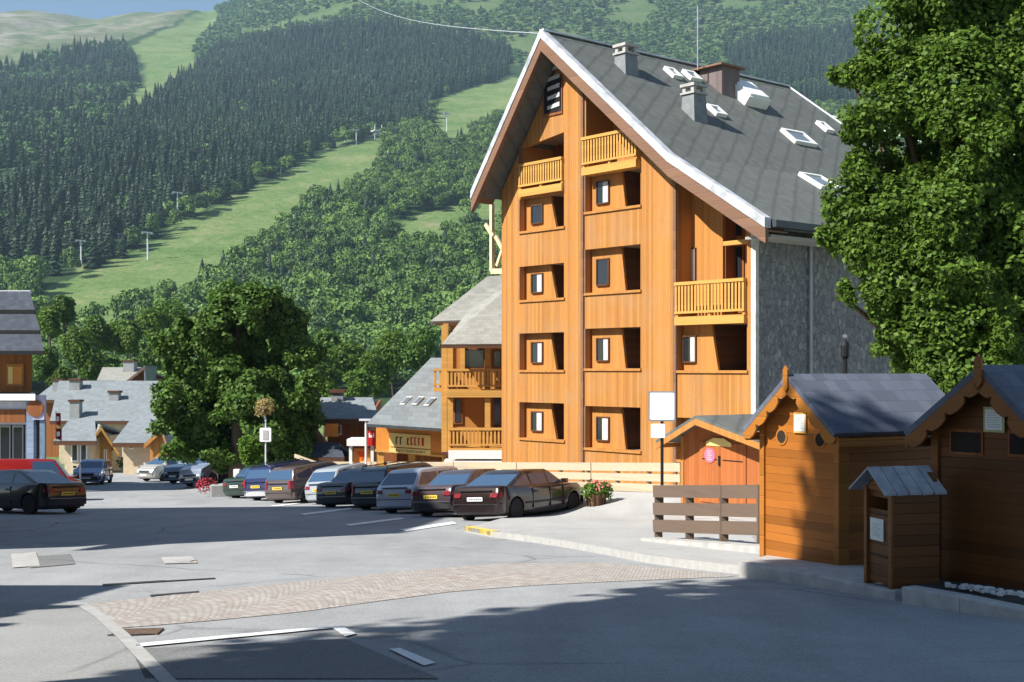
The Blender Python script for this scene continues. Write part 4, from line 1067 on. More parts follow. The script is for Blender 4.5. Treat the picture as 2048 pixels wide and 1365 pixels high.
m = MB(); m.box(.08, w3 - .1, -.012, .001, Hc * .30, Hc * .315).build('hinge', M_black, bpy.data.objects['door']); MB().box(.08, w3 - .1, -.012, .001, Hc * .72, Hc * .735).build('hinge', M_black, bpy.data.objects['door'])
MB().slab([(0, -.01, Hc * .97), (w3, -.01, Hc * .97), (w3 / 2, -.01, Hc + rc)], (0, .03, 0)).build('gable_board', M_shedtrim_shade, cup)
MB().box(.052, w3 - .052, .02, .04, Hc * .9, Hc * .97).build('lintel', M_shed_shade, cup)
xr = (A3 - A3)
for sgn in (0, 1):
    x1_ = -.14 if sgn == 0 else w3 + .09; zz_ = Hc - .06
    m = MB()
    for i in range(5):
        y0 = -.16 + i * .165; j = random.uniform(-.02, .02)
        m.slab([(w3 / 2, y0 + .004, Hc + rc + .02 + j * .3), (x1_, y0 + .004, zz_ + j * .3), (x1_ + j, y0 + .158, zz_), (w3 / 2, y0 + .158, Hc + rc + .02)], (0, 0, .03))
    m.build('roof', plain('roof_plank_grey', (.30, .32, .34), .85, .25, 5.), cup)
R3 = Matrix.Rotation(rz3, 4, 'Z')
notice(A3, rz3, 1742, 1040, 1768, 1078, 'white paper notice on the door of the timber cupboard', -.002, M_paper)
# orange hut behind the grey fence
dh = 32.; zh = pb_z(1012, 1380, dh); A4 = P(1366, 800, 33.2); B4 = P(1545, 800, 30.6); A4.z = B4.z = zh; v4 = B4 - A4; rz4 = atan2(v4.y, v4.x)
H4 = pb_z(868, 1366, 33.2) - zh; rh4 = pb_z(833, 1424, 32.4) - zh - H4
s4 = shed('orange_hut', 'orange timber hut with double door and low gable behind the grey fence', A4, rz4, v4.length, 3.2, H4, rh4, ov=.55, eave=.45, roofm=M_roof, wallm=M_hut, trim=M_facd, hw=.16, fancy=False, cat='hut', peak=v4.length * .33)
a = front(s4, A4, rz4, 1400, 1008, -.02); b = front(s4, A4, rz4, 1440, 886, -.02); c = front(s4, A4, rz4, 1492, 1008, -.02)
for x0, x1 in ((a[0], b[0]), (b[0] + .01, c[0])):
    d_ = MB().box(x0, x1, -.03, -.003, .05, b[1]).build('door', M_hut, s4)
    m = MB(); m.box(x0 + .1, x1 - .1, -.042, -.031, b[1] * .72, b[1] * .735).build('hinge', M_black, d_); MB().box(x0 + .1, x1 - .1, -.042, -.031, b[1] * .2, b[1] * .215).build('hinge', M_black, d_)
MB().box(b[0] - .03, b[0] + .03, -.06, -.031, 1.0, 1.25).build('latch', M_black, s4)
m = MB(); a2_, b2_ = front(s4, A4, rz4, 1412, 880, -.05), front(s4, A4, rz4, 1462, 876, -.05)
m.slab([(a2_[0], -.05, a2_[1] - .05), (a2_[0] + (b2_[0] - a2_[0]) * .3, -.05, a2_[1] + .06), (a2_[0] + (b2_[0] - a2_[0]) * .7, -.05, a2_[1] + .06), (b2_[0], -.05, a2_[1] - .05), (b2_[0], -.05, a2_[1] - .14), (a2_[0], -.05, a2_[1] - .14)], (0, .03, 0)); m.build('carved_board', M_yel, s4)
c = front(s4, A4, rz4, 1419, 911, -.05); dd_ = disc(c, .19, -.05, .015, M_pink, 'round_sign', None); dd_.location = A4; dd_.rotation_euler = (0, 0, rz4); tag(dd_, 'round pink sign on the left door of the orange hut', 'sign')
mm = MB(); 
for i in range(5): mm.box(c[0] - .09, c[0] + .09 - .03 * (i % 2), -.055, -.0505, c[1] - .12 + i * .055, c[1] - .10 + i * .055)
mm.build('print', plain('pink_print', (.86, .42, .5), .6, .05), dd_).parent = dd_

# ------------------------------------------------------------------ shed kerb walls, sign, planter
def wall_line(name, ptop, dist, h, w, label, mat=M_conc):
    pts = [P(px, py, d) for (px, py), d in zip(ptop, dist)]; m = MB()
    for a, b in zip(pts, pts[1:]):
        a_, b_ = a + Vector((0, 0, -h / 2)), b + Vector((0, 0, -h / 2)); m.beam(a_, b_, w, h)
    o = m.build(name, mat, bevel=.02); return tag(o, label, 'low wall')
kw1 = [(1490, 1124), (1640, 1148), (1806, 1182)]
wall_line('concrete_kerb_wall', kw1, (17.6, 16.2, 14.6), .5, .22, 'low concrete kerb wall in front of the smaller shed')
wall_line('concrete_kerb_wall', [(1818, 1172), (1935, 1192), (2080, 1222)], (14.3, 13.5, 12.6), .55, .22, 'low concrete kerb wall in front of the large shed')
MB().slab([P(1492, 1122, 17.9), P(1806, 1180, 14.8), P(1980, 1160, 16.4), P(1560, 1104, 20)], (0, 0, -.3)).build('shed_plinth', M_conc); tag(bpy.data.objects['shed_plinth'], 'concrete slab carrying the smaller shed and the cupboard', 'slab')
MB().slab([P(1818, 1170, 14.6), P(2080, 1219, 12.9), P(2120, 1160, 16.), P(1880, 1150, 16.5)], (0, 0, -.3)).build('shed_plinth', plain('dark_soil', (.05, .045, .04), .95, .3, 9)); tag(bpy.data.objects['shed_plinth.001'], 'dark ground strip in front of the large shed', 'slab')
m = MB(); 
for i in range(70):
    a, b = P(1900, 1172, 14.5), P(2060, 1196, 13.2); q = a.lerp(b, random.random()) + Vector((random.uniform(-.1, .1), random.uniform(-.12, .12), .0)); s = random.uniform(.015, .045)
    m.slab([q + Vector((s * cos(t) * random.uniform(.7, 1.2), s * sin(t), 0)) for t in (0, 1.2, 2.4, 3.6, 5)], (0, 0, s))
tag(m.build('gravel', plain('white_pebble', (.6, .6, .58), .8, .2)), 'white pebbles scattered along the foot of the large shed', None, None, 'stuff')
# blank sign board on a pole
sg = P(1324, 985, 27.5); sg.z = gz(sg.x, sg.y) + .1; sb = empty('blank_signboard', sg, radians(-8), 'blank white signboard on a dark pole with a smaller plate below', 'signboard')
zt1 = lambda py: pb_z(py, 0, 27.5) - sg.z
m = MB().tube([(0, .05, -.2), (0, .05, zt1(790))], .035, 10).build('pole', M_black, sb)
def rounded(x0, x1, z0, z1, y, th, r, mat, name, parent):
    pts = []
    for (cx, cz, a0) in ((x1 - r, z1 - r, 0), (x0 + r, z1 - r, 90), (x0 + r, z0 + r, 180), (x1 - r, z0 + r, 270)):
        for k in range(5): a = radians(a0 + k * 22.5); pts.append((cx + r * cos(a), y, cz + r * sin(a)))
    return MB().slab(pts, (0, th, 0)).build(name, mat, parent)
sx = lambda px: (px - 1324) / F * 27.5
rounded(sx(1297), sx(1351), zt1(843), zt1(783), -.03, .035, .03, M_metal, 'frame', sb); rounded(sx(1300), sx(1348.5), zt1(840), zt1(786), -.036, .005, .03, M_board, 'panel', sb)
rounded(sx(1302), sx(1330), zt1(876), zt1(848), -.03, .03, .02, M_board, 'lower_panel', sb)
# flower planter
pl = G(1192, 1019); pl = empty('flower_planter', pl + Vector((0, 0, .1)), .2, 'barred planter full of pink flowers in front of the long fence', 'planter'); pl.scale = (.86,) * 3
MB().tube([(0, 0, 0), (0, 0, .06), (0, 0, .38)], [.26, .28, .33], 12).build('tub', wood('tub_wood', (.16, .09, .05), .09, 3), pl)
mb_ = MB()
for i in range(12):
    a = 2 * pi * i / 12; mb_.beam((cos(a) * .29, sin(a) * .29, 0), (cos(a) * .36, sin(a) * .36, .42), .05, .035, (cos(a), sin(a), 0))
mb_.build('staves', M_dark, pl)
r_ = np.random.default_rng(3); V, s = leaf_cloud([(0, 0, .45, .38, .38, .24), (.2, -.1, .38, .25, .25, .24), (-.25, -.1, .4, .22, .22, .22)], 1300, .045, r_); np_mesh('foliage', V, np.arange(len(V)).reshape(-1, 4), M_leafb, pl, {'shade': s})
V, s = leaf_cloud([(0, 0, .52, .36, .36, .2)], 170, .05, r_, shell=.15); np_mesh('flowers', V, np.arange(len(V)).reshape(-1, 4), M_flower, pl, {'shade': s})
# ------------------------------------------------------------------ balcony wing left of the apartment house
def T0(px, d): return (px - CX) / F * d
def Zp(py, d): return EYE - (py - HZ) / F * d
dw = 50.5
wg = empty('balcony_wing', (T0(885, dw), dw, 0), 0, 'lower timber wing with pale shingle roofs and yellow balconies beside the tall house', 'building wing')
def wx(px, d=dw): return T0(px, d) - T0(885, dw)
xr_ = wx(1030); 
MB().box(wx(893), xr_, 1.6, 6.5, -5, Zp(690, dw)).build('wall', M_facd, wg)
MB().box(wx(888), xr_, -.1, 6.5, -5, Zp(922, dw)).build('plinth', M_white, wg)
for py, h, x0, side in ((779, Zp(738, dw) - Zp(779, dw), 893, True), (897, Zp(856, dw) - Zp(897, dw), 897, False)):
    balcony(wg, wx(x0), xr_, Zp(py, dw), h, 0, 1.6, .14, side=side, slab=.32 if py < 800 else .25)
balcony(wg, wx(864), wx(892), Zp(777, dw), Zp(738, dw) - Zp(777, dw), 1.0, 1.2, .14, slab=.15)
for px, y0, y1 in ((888, 650, 905), (900, 690, 905), (975, 690, 905)): MB().box(wx(px) - .11, wx(px) + .11, .13, .33, Zp(y1, dw), Zp(y0, dw)).build('post', M_pale, wg)
for px, y0, y1 in ((922, 690, 740), (888, 645, 742)): MB().box(wx(px) - .1, wx(px) + .1, 1.4, 1.58, Zp(y1, dw), Zp(y0, dw)).build('post', M_pale, wg)
for (a, b, c, d) in ((907, 796, 925, 848), (985, 792, 1003, 868), (925, 696, 970, 738), (985, 700, 1004, 738)):
    f = MB().box(wx(a, dw + 1.6), wx(b - b + c, dw + 1.6), 1.53, 1.598, Zp(d, dw + 1.6), Zp(b, dw + 1.6)).build('window', M_side, wg)
    MB().box(wx(a, dw + 1.6) + .07, wx(c, dw + 1.6) - .07, 1.51, 1.528, Zp(d, dw + 1.6) + .07, Zp(b, dw + 1.6) - .07).build('pane', M_glass, f)
for py in (905, ): MB().box(wx(897), xr_, -.12, -.02, Zp(918, dw), Zp(901, dw)).build('fascia_board', M_white, wg)
# roofs: lower slope over the balconies, upper hipped roof
def q3(px, py, d): p = P(px, py, d); return (p.x - wg.location.x, p.y - wg.location.y, p.z)
roof_slab('roof', [q3(884, 689, 49.6), q3(1036, 688, 49.6), q3(1036, 560, 55.), q3(940, 618, 53.2)], .12, M_roof2, wg, (1, 0, 0))
roof_slab('roof', [q3(860, 643, 53.), q3(945, 640, 53.), q3(1036, 549, 58.5), q3(975, 553, 58.)], .12, M_roof2, wg, (1, 0, 0))
roof_slab('roof', [q3(975, 553, 58.), q3(1036, 549, 58.), q3(1036, 640, 62.), q3(862, 645, 62.)], .12, M_roof2, wg, (1, 0, 0))
MB().box(wx(884), xr_, -.95, -.85, Zp(697, 49.6), Zp(690, 49.6)).build('gutter', M_dark, wg)
MB().box(wx(862), wx(940), 2.4, 2.5, Zp(652, 53.) , Zp(645.5, 53.)).build('gutter', M_dark, wg)
MB().box(wx(893), xr_, 3.2, 10., Zp(700, dw), Zp(652, 54)).build('upper_wall', M_facd, wg)
# ------------------------------------------------------------------ restaurant
dr_ = 52.
rs = empty('restaurant', (T0(738, dr_), dr_, 0), 0, 'low restaurant with a steep pale slate roof, orange fascia wall and posts', 'restaurant')
def rq(px, py, d): p = P(px, py, d); return (p.x - rs.location.x, p.y - rs.location.y, p.z)
def rx(px, d=dr_): return T0(px, d) - rs.location.x
roof_slab('roof', [rq(733, 848, 51.), rq(893, 858, 51.), rq(893, 716, 56.5), rq(862, 716, 56.5)], .14, M_roofv, rs, (1, 0, 0))
roof_slab('roof', [rq(862, 717, 56.5), rq(893, 717, 56.5), rq(900, 850, 62), rq(800, 850, 62)], .14, M_roofv, rs, (1, 0, 0))
MB().box(rx(750), rx(896), .6, 8, -5, Zp(856, dr_)).build('wall', M_side, rs)
MB().slab([(rx(752), 0, Zp(900, dr_)), (rx(887), 0, Zp(911, dr_)), (rx(887), 0, Zp(858, dr_)), (rx(752), 0, Zp(849, dr_))], (0, .12, 0)).build('fascia_wall', M_orange, rs)
MB().beam((rx(750), -.03, Zp(901, dr_)), (rx(889), -.03, Zp(913, dr_)), .1, .09).build('fascia_edge', M_pale, rs)
for px in (761, 823, 890): MB().box(rx(px) - .13, rx(px) + .13, .02, .28, -5, Zp(905, dr_)).build('post', M_pale, rs)
for i, (x0, y0) in enumerate(((797, 798), (821, 798), (845, 800))):
    m_ = [rq(x0 + 17, y0, 53.2), rq(x0 + 27, y0, 53.2), rq(x0 + 12, y0 + 16, 52.6), rq(x0 + 2, y0 + 16, 52.6)]
    f = MB().slab(m_, (0, -.1, .1)).build('skylight', M_white, rs)
    c = [Vector(q) for q in m_]; cc = sum(c, Vector()) / 4; MB().slab([cc + (q - cc) * .75 + Vector((0, -.105, .105)) for q in c], (0, -.01, .01)).build('pane', M_sky, f)
# its sign: cream board with an illegible lettered line
def board(name, label, px0, py0, px1, py1, d, mat, th=.06, cat='sign', skew=0.):
    a, b = P(px0, py1, d), P(px1, py0, d); t = empty(name, (a.x, a.y, a.z), 0, label, cat)
    w, h = b.x - a.x, b.z - a.z; dz = -skew
    MB().slab([(0, 0, 0), (w, 0, dz), (w, 0, h + dz), (0, 0, h)], (0, th, 0)).build('board', mat, t); return t, w, h
sgn, w, h = board('restaurant_sign', 'cream sign with dark and red lettering on the orange fascia of the restaurant', 778, 866, 861, 893, dr_ - .1, M_yel, skew=.12)
def strokes(parent, w, h, rows, mat, y=-.012, seed=4, skew=.12):
    """brush like letter strokes, illegible in the photograph"""
    r = random.Random(seed); m = MB()
    for (z0, z1, x0, x1, n) in rows:
        for i in range(n):
            x = w * (x0 + (x1 - x0) * (i + .5) / n); s = -skew * x / w; ww = w * (x1 - x0) / n * .6; a, b = h * z0 + s, h * z1 + s; t = max(.012, (b - a) * .16)
            k = r.random()
            m.box(x - ww / 2, x - ww / 2 + t, y, y + .01, a, b)
            if k < .7: m.box(x - ww / 2 + t, x + ww / 2, y, y + .01, b - t, b)
            if k > .3: m.box(x - ww / 2 + t, x + ww / 2, y, y + .01, a, a + t)
            if k > .5: m.box(x + ww / 2 - t, x + ww / 2, y - .001, y + .009, a + t, b - t * (0 if k > .7 else 3))
    m.build('lettering', mat, parent)
M_ink = plain('dark_ink', (.05, .035, .03), .7, .1); M_rink = plain('red_ink', (.5, .06, .03), .7, .1)
strokes(sgn, w, h, [(.2, .75, .14, .34, 2), (.2, .7, .42, .50, 1)], M_ink); strokes(sgn, w, h, [(.2, .8, .5, .86, 4)], M_rink, seed=9)
sg2, w, h = board('restaurant_sign', 'narrow cream sign strip below the main sign of the restaurant', 778, 895, 861, 905, dr_ - .1, M_yel, skew=.12)
strokes(sg2, w, h, [(.3, .7, .15, .9, 12)], M_ink, seed=2)
bn, w, h = board('purple_banner', 'narrow purple banner hanging at the corner of the restaurant', 885, 846, 893, 908, dr_ - .4, M_purple)
strokes(bn, w, h, [(.3, .62, .3, .8, 1)], M_white, seed=5)
# kiosk with white canopy, red sign
ks = empty('small_kiosk', (T0(694, 54), 54, 0), 0, 'small kiosk with white canopy and orange front left of the restaurant', 'kiosk'); kx = lambda px: T0(px, 54) - ks.location.x; kz = lambda py: Zp(py, 54)
MB().box(kx(694), kx(738), -.1, 1.6, kz(892), kz(879)).build('canopy', M_white, ks); MB().box(kx(698), kx(704), .02, .15, -5, kz(892.1)).build('post', M_paper, ks); MB().box(kx(741), kx(747), .02, .15, -5, kz(892.1)).build('post', M_paper, ks)
MB().box(kx(705), kx(740), .3, 1.5, -5, kz(893)).build('wall', M_side, ks); MB().box(kx(707), kx(739), .2, .299, -5, kz(898)).build('front_panel', M_orange, ks)
x0, x1, za, zb_ = kx(712), kx(732), kz(922), kz(904)
MB().slab([(x0, .18, zb_), (x1, .18, zb_), ((x0 + x1) / 2, .18, za)], (0, .015, 0)).build('heart_panel', plain('orange_red', (.75, .10, .02), .6, .1), ks)
rd, w, h = board('red_sign', 'small red sign with white mark beside the restaurant fascia', 734, 862, 752, 892, 53.4, M_red)
m = MB(); m.box(w * .2, w * .8, -.012, -.002, h * .55, h * .7).box(w * .2, w * .35, -.012, -.002, h * .7, h * .85).box(w * .65, w * .8, -.012, -.002, h * .7, h * .85); m.build('white_mark', M_white, rd)
lp = empty('street_lamp', P(732, 935, 53.2), 0, 'thin street lamp with flat arm in front of the kiosk', 'street lamp'); z_ = Zp(842, 53.2) - lp.location.z
MB().tube([(0, 0, -1), (0, 0, z_)], .05, 8).build('pole', M_white, lp); MB().box(-.28, .28, -.1, .1, z_ + .001, z_ + .08).build('lamp_head', M_zinc, lp)
# brown chalet behind the big tree
def gable_house(name, label, px0, px1, pyb, d, pyeave, pyridge, pxridge, depth, wallm, roofm, ov=.6, cat='house', th=.14, winds=(), group=None, side='front', base=-8., eov=None, trimm=None):
    """house with its gable towards the viewer"""
    o = Vector((T0(px0, d), d, 0)); t = empty(name, o, 0, label, cat, group); X = lambda px: T0(px, d) - o.x; Z = lambda py: Zp(py, d)
    w = X(px1); xr = X(pxridge); ze, zr = Z(pyeave), Z(pyridge)
    for y, s in ((0, 1), (depth, -1)): MB().slab([(0, y, base), (w, y, base), (w, y, ze), (xr, y, zr), (0, y, ze)], (0, .1 * s, 0)).build('gable_wall', wallm, t)
    MB().box(0, .1, .101, depth - .101, base, ze).build('side_wall', wallm, t); MB().box(w - .1, w, .101, depth - .101, base, ze).build('side_wall', wallm, t)
    sL, sR = (zr - ze) / xr, (zr - ze) / (w - xr); e = eov if eov is not None else ov
    roof_slab('roof', [(xr, -ov, zr + .05), (w + e, -ov, ze + .05 - sR * e), (w + e, depth + ov, ze + .05 - sR * e), (xr, depth + ov, zr + .05)], th, roofm, t, (0, 1, 0))
    roof_slab('roof', [(xr, -ov, zr + .047), (xr, depth + ov, zr + .047), (-e, depth + ov, ze + .047 - sL * e), (-e, -ov, ze + .047 - sL * e)], th, roofm, t, (0, 1, 0))
    for q in ((w + e, ze - sR * e), (-e, ze - sL * e)): MB().slab([(xr, -ov - .03, zr + .0), (q[0], -ov - .03, q[1]), (q[0], -ov - .03, q[1] - .28), (xr, -ov - .03, zr - .28)], (0, .028, 0)).build('bargeboard', trimm or wallm, t)
    for (a, b, c, dd) in winds:
        f = MB().box(X(a), X(c), -.06, -.002, Z(dd), Z(b)).build('window', M_white, t); MB().box(X(a) + .08, X(c) - .08, -.08, -.061, Z(dd) + .08, Z(b) - .08).build('pane', M_glass, f)
    return t
def eaves_house(name, label, px0, px1, d, pyeave, pyridge, run, wallm, roofm, depth=None, cat='house', pxr0=None, pxr1=None, winds=(), chim=(), group=None, base=-9., back=True, ovx=.5):
    """house with its roof slope towards the viewer; the ridge may be shorter than the eaves"""
    o = Vector((T0(px0, d), d, 0)); t = empty(name, o, 0, label, cat, group); X = lambda px, dd=d: T0(px, dd) - o.x
    w = X(px1); ze = Zp(pyeave, d); dr = d + run; zr = Zp(pyridge, dr); r0 = X(pxr0, dr) if pxr0 is not None else -ovx; r1 = X(pxr1, dr) if pxr1 is not None else w + ovx
    MB().box(0, w, .7, 2 * run - .7, base, ze + .1).build('wall', wallm, t)
    roof_slab('roof', [(-ovx, 0, ze), (w + ovx, 0, ze), (r1, run, zr), (r0, run, zr)], .16, roofm, t, (1, 0, 0))
    roof_slab('roof', [(r0, run, zr - .002), (r1, run, zr - .002), (w + ovx, 2 * run, ze), (-ovx, 2 * run, ze)], .16, roofm, t, (1, 0, 0))
    for ex, rx_ in ((-ovx + .6, r0 + .5), (w + ovx - .6, r1 - .5)): MB().slab([(ex, .9, ze - .1), (ex, 2 * run - .9, ze - .1), (rx_, run, zr - .35)], (.06 if ex < 1 else -.06, 0, 0)).build('gable_wall', wallm, t)
    MB().box(-ovx, w + ovx, -.06, -.003, ze - .3, ze - .02).build('gutter', M_dark, t)
    for (a, b, c, dd) in winds:
        f = MB().box(X(a), X(c), .62, .698, Zp(dd, d), Zp(b, d)).build('window', M_white, t); MB().box(X(a) + .08, X(c) - .08, .6, .619, Zp(dd, d) + .08, Zp(b, d) - .08).build('pane', M_glass, f)
    for (px, pb, pt, wd) in chim:
        f = (pyeave - pb) / (pyeave - pyridge); yy = run * min(1., max(.05, f)); dd = d + yy; xx = X(px, dd); zc_ = Zp(pb, dd)
        c = MB().box(xx - wd / 2, xx + wd / 2, yy - wd / 2, yy + wd / 2, zc_ - 1.2, Zp(pt, dd)).build('chimney', plain('chimney_render', (.26, .27, .27), .85, .15), t)
        MB().box(xx - wd / 2 - .1, xx + wd / 2 + .1, yy - wd / 2 - .1, yy + wd / 2 + .1, Zp(pt, dd) + .002, Zp(pt, dd) + .18).build('chimney_cap', M_dark, c)
    return t
bc = eaves_house('brown_chalet', 'dark brown chalet with a grey roof behind the big tree', 652, 738, 64, 838, 795, 3.4, M_side, M_roofv, pxr0=640, pxr1=745, winds=((664, 850, 680, 872),), chim=((676, 800, 786, .6),))
px_ = 738
tq = lambda px, py, d: Vector(P(px, py, d)) - bc.location
MB().slab([tq(738, 838, 64), tq(762, 800, 67), tq(762, 935, 67), tq(738, 940, 64)], (-.1, 0, 0)).build('side_wall', M_side, bc)
MB().slab([tq(650, 874, 63.), tq(676, 874, 63.), tq(676, 848, 63.), tq(650, 848, 63.)], (0, .1, 0)).build('balcony_front', M_orange, bc)
ph = eaves_house('porch_roof', 'low porch with slate roof below the brown chalet', 610, 668, 61, 915, 885, 1.6, M_side, M_roof3, cat='porch', pxr0=640, pxr1=678)
oy = gable_house('yellow_gable_house', 'small orange gabled house front glimpsed beside the dark tree', 585, 612, 925, 63, 884, 868, 600, 5, M_orange, M_roof3, ov=.4, trimm=M_pale)
M_cream = plain('cream_plaster', (.52, .43, .29), .85, .12)
M_timb = wood('village_timber', (.46, .24, .07), .2, 0, .2, .3)
# ------------------------------------------------------------------ village roofs, left background
eaves_house('large_village_house', 'wide village house with a long pale slate roof behind the lane', 112, 330, 104, 842, 762, 9, M_cream, M_roofv, pxr0=118, pxr1=318, chim=((152, 834, 804, .8), (152, 778, 762, .9), (230, 800, 786, .8)))
eaves_house('upper_village_house', 'village house with dark dormer boxes on a pale roof', 76, 320, 118, 800, 764, 6, M_side, M_roofv, chim=((118, 782, 762, .9), (286, 802, 780, 1.2)))
t = bpy.data.objects['upper_village_house']
for (a, b, c, dd, d) in ((160, 762, 212, 780, 121), (282, 776, 312, 800, 116), (228, 798, 250, 812, 114)):
    p0, p1 = P(a, dd, d), P(c, b, d); MB().box(p0.x - t.location.x, p1.x - t.location.x, p0.y - t.location.y, p0.y - t.location.y + 3, p0.z, p1.z).build('dormer', plain('dark_dormer', (.03, .035, .05), .6, .2), t)
gh = gable_house('brown_gable_chalet', 'brown chalet with steep grey roof and wide gable overhang on the valley floor', 235, 292, 800, 132, 778, 733, 290, 14, M_side, M_roofv, ov=1.2, trimm=M_fascia)
gr = eaves_house('grey_roof_chalet', 'chalet with grey pitched roof above the village roofs', 200, 285, 136, 768, 735, 7, M_side, M_roof2, pxr0=205, pxr1=282, chim=((260, 742, 724, 1.2),))
lc = gable_house('lit_gable_chalet', 'small sunlit chalet with pointed timber gable at the end of the street', 176, 222, 940, 88, 888, 852, 199, 7, M_timb, M_roof2, ov=1.0, winds=((186, 900, 192, 925), (206, 900, 212, 925)), trimm=M_pale, eov=.4)
lc.rotation_euler.z = .36; bpy.data.objects['brown_gable_chalet'].rotation_euler.z = .2
el = eaves_house('street_end_shop', 'low shop with slate roof and pale curtained windows at the street end', 122, 178, 86, 882, 842, 4, M_cream, M_roofv, pxr0=136, pxr1=190, winds=((136, 888, 150, 925), (154, 888, 168, 925)))
er = eaves_house('corner_shop', 'low cream walled building with slate roof right of the pointed gable', 240, 305, 84, 886, 838, 5, M_cream, M_roofv, pxr0=262, pxr1=300, winds=((252, 890, 262, 900),))
ar = gable_house('orange_barn', 'orange timber barn side seen behind the grey silver car', 300, 334, 945, 80, 880, 856, 326, 8, M_facd, M_roofv, ov=.3)
cs_ = MB().tube([G(288, 945), G(288, 945) + Vector((0, 0, 2.2))], [.42, .3], 10).build('white_pillar', M_white); tag(cs_, 'white pillar standing at the end of the street', 'pillar')
bush = tree('round_bush', G(258, 944), [(0, 0, .6, .7, .7, .55)], 500, .1, 'round dark bush in front of the cream walled building', M_leaf2, .06, 'bush', seed=31, limbs=False)
# ------------------------------------------------------------------ building at the left edge
dA = 62.
la = empty('shop_building', (T0(-120, dA), dA, 0), 0, 'shop building with stepped slate roof, timber upper floor and white canopy at the left edge', 'shop building'); lx = lambda px, d=dA: T0(px, d) - la.location.x
def lq(px, py, d): p = P(px, py, d); return (p.x - la.location.x, p.y - la.location.y, p.z)
tiers = [((88, 703), (80, 665), 59.6, 61.2), ((80, 662), (70, 625), 61.1, 62.6), ((70, 621), (60, 583), 62.5, 64.)]
for (x0, y0), (x1, y1), d0, d1 in tiers:
    roof_slab('roof', [lq(-160, y0, d0), lq(x0, y0, d0), lq(x1, y1, d1), lq(-160, y1, d1)], .18, M_roof3, la, (1, 0, 0))
    MB().box(lx(-160, d0), lx(x0, d0), d0 - dA - .06, d0 - dA - .005, Zp(y0 + 7, d0), Zp(y0 - 1, d0)).build('snow_guard', M_black, la)
MB().box(lx(-160, 64.), lx(60, 64.), 2., 2.2, Zp(586, 64.), Zp(581, 64.)).build('ridge_cap', M_zinc, la)
def wedge(x1, y0, y1, z0, z1):   # the block narrows behind so that only its street front shows
    a, b = lx(x1), lx(x1) - (y1 - y0) * .42; return MB().slab([(lx(-120), y0, z0), (a, y0, z0), (b, y1, z0), (lx(-120), y1, z0)], (0, 0, z1 - z0))
wedge(64, 0, 6, Zp(785, dA), Zp(706, dA)).build('upper_wall', wood('upper_brown_wall', (.30, .11, .03), .2, 0, .2, .3), la)
f = MB().box(lx(14), lx(48), -.08, -.002, Zp(772, dA), Zp(728, dA)).build('window', M_facd, la); MB().box(lx(18), lx(27), -.1, -.081, Zp(768, dA), Zp(734, dA)).build('curtain', M_yel, f); MB().box(lx(28), lx(45), -.1, -.081, Zp(768, dA), Zp(734, dA)).build('shutter', M_orange, f)
wedge(84, .5, 8, -8, Zp(800, dA)).build('shop_wall', plain('shop_interior_dark', (.04, .04, .05), .5, .3), la)
wedge(92, -1.4, 3, Zp(800, dA), Zp(787, dA)).build('canopy', M_white, la)
MB().box(lx(-120), lx(70), -.9, -.6, Zp(848, dA), Zp(802, dA)).build('sign_board', plain('white_sign_board', (.55, .56, .62), .5, .1), la)
MB().box(lx(-60), lx(66), -1.0, -.91, Zp(844, dA), Zp(818, dA)).build('timber_panel', M_side, la)  # panel given darker planks to look shaded
M_pill = plain('lilac_panel', (.50, .46, .60), .5, .08)
MB().box(lx(84), lx(106), -1.2, -.9, Zp(838, dA), Zp(790, dA)).build('pillar_panel', M_pill, la)
MB().box(lx(96), lx(106), -1.1, -.9, -8, Zp(838.2, dA)).build('pillar', plain('tiled_pillar', (.16, .22, .30), .4, .2, 6.), la); MB().box(lx(70), lx(84), -1.1, -.8, -8, Zp(802, dA)).build('pillar', wood('slatted_pillar', (.24, .30, .40), .3, 2, .2, .4), la)
c_ = disc((lx(89), Zp(816, dA)), .4, -1.26, .05, M_side, 'disc_sign', None); c_.location = la.location; tag(c_, 'round orange disc sign, browned to look shaded, on the lilac shop pillar', 'sign')  # disc coloured brown to paint in its shade
for i in range(5):
    x0 = lx(-60 + i * 26); f = MB().box(x0, x0 + lx(22) - lx(0), .42, .498, -6.5, Zp(852, dA)).build('shop_window', M_metal, la); MB().box(x0 + .06, x0 + lx(22) - lx(0) - .06, .40, .419, -6.4, Zp(856, dA)).build('pane', M_glass, f)
# flags
for (px, py, w_, h_, lab, mt) in ((112, 838, 10, 24, 'red and white flag beside the shop pillar, upper one', M_red), (112, 868, 12, 22, 'dark red flag beside the shop pillar, lower one', plain('dark_red', (.25, .02, .05), .7, .2))):
    p = P(px, py, 63); t = empty('flag', p, 0, lab, 'flag', 'flags beside the shop pillar'); m = MB(); W2, H2 = w_ / F * 63, h_ / F * 63
    for i in range(5): m.slab([(W2 * i / 5, .05 * sin(i), H2 / 2), (W2 * (i + 1) / 5, .05 * sin(i + 1), H2 / 2 - .03), (W2 * (i + 1) / 5, .05 * sin(i + 1), -H2 / 2 - .03 * i), (W2 * i / 5, .05 * sin(i), -H2 / 2)], (0, .02, 0))
    m.build('cloth', mt, t); MB().box(W2 * .25, W2 * .75, -.12, -.09, -H2 * .2, H2 * .2).build('white_patch', M_white, t); MB().tube([(0, 0, H2 / 2 + .1), (0, 0, -H2 / 2 - .3)], .02, 6).build('staff', M_metal, t)

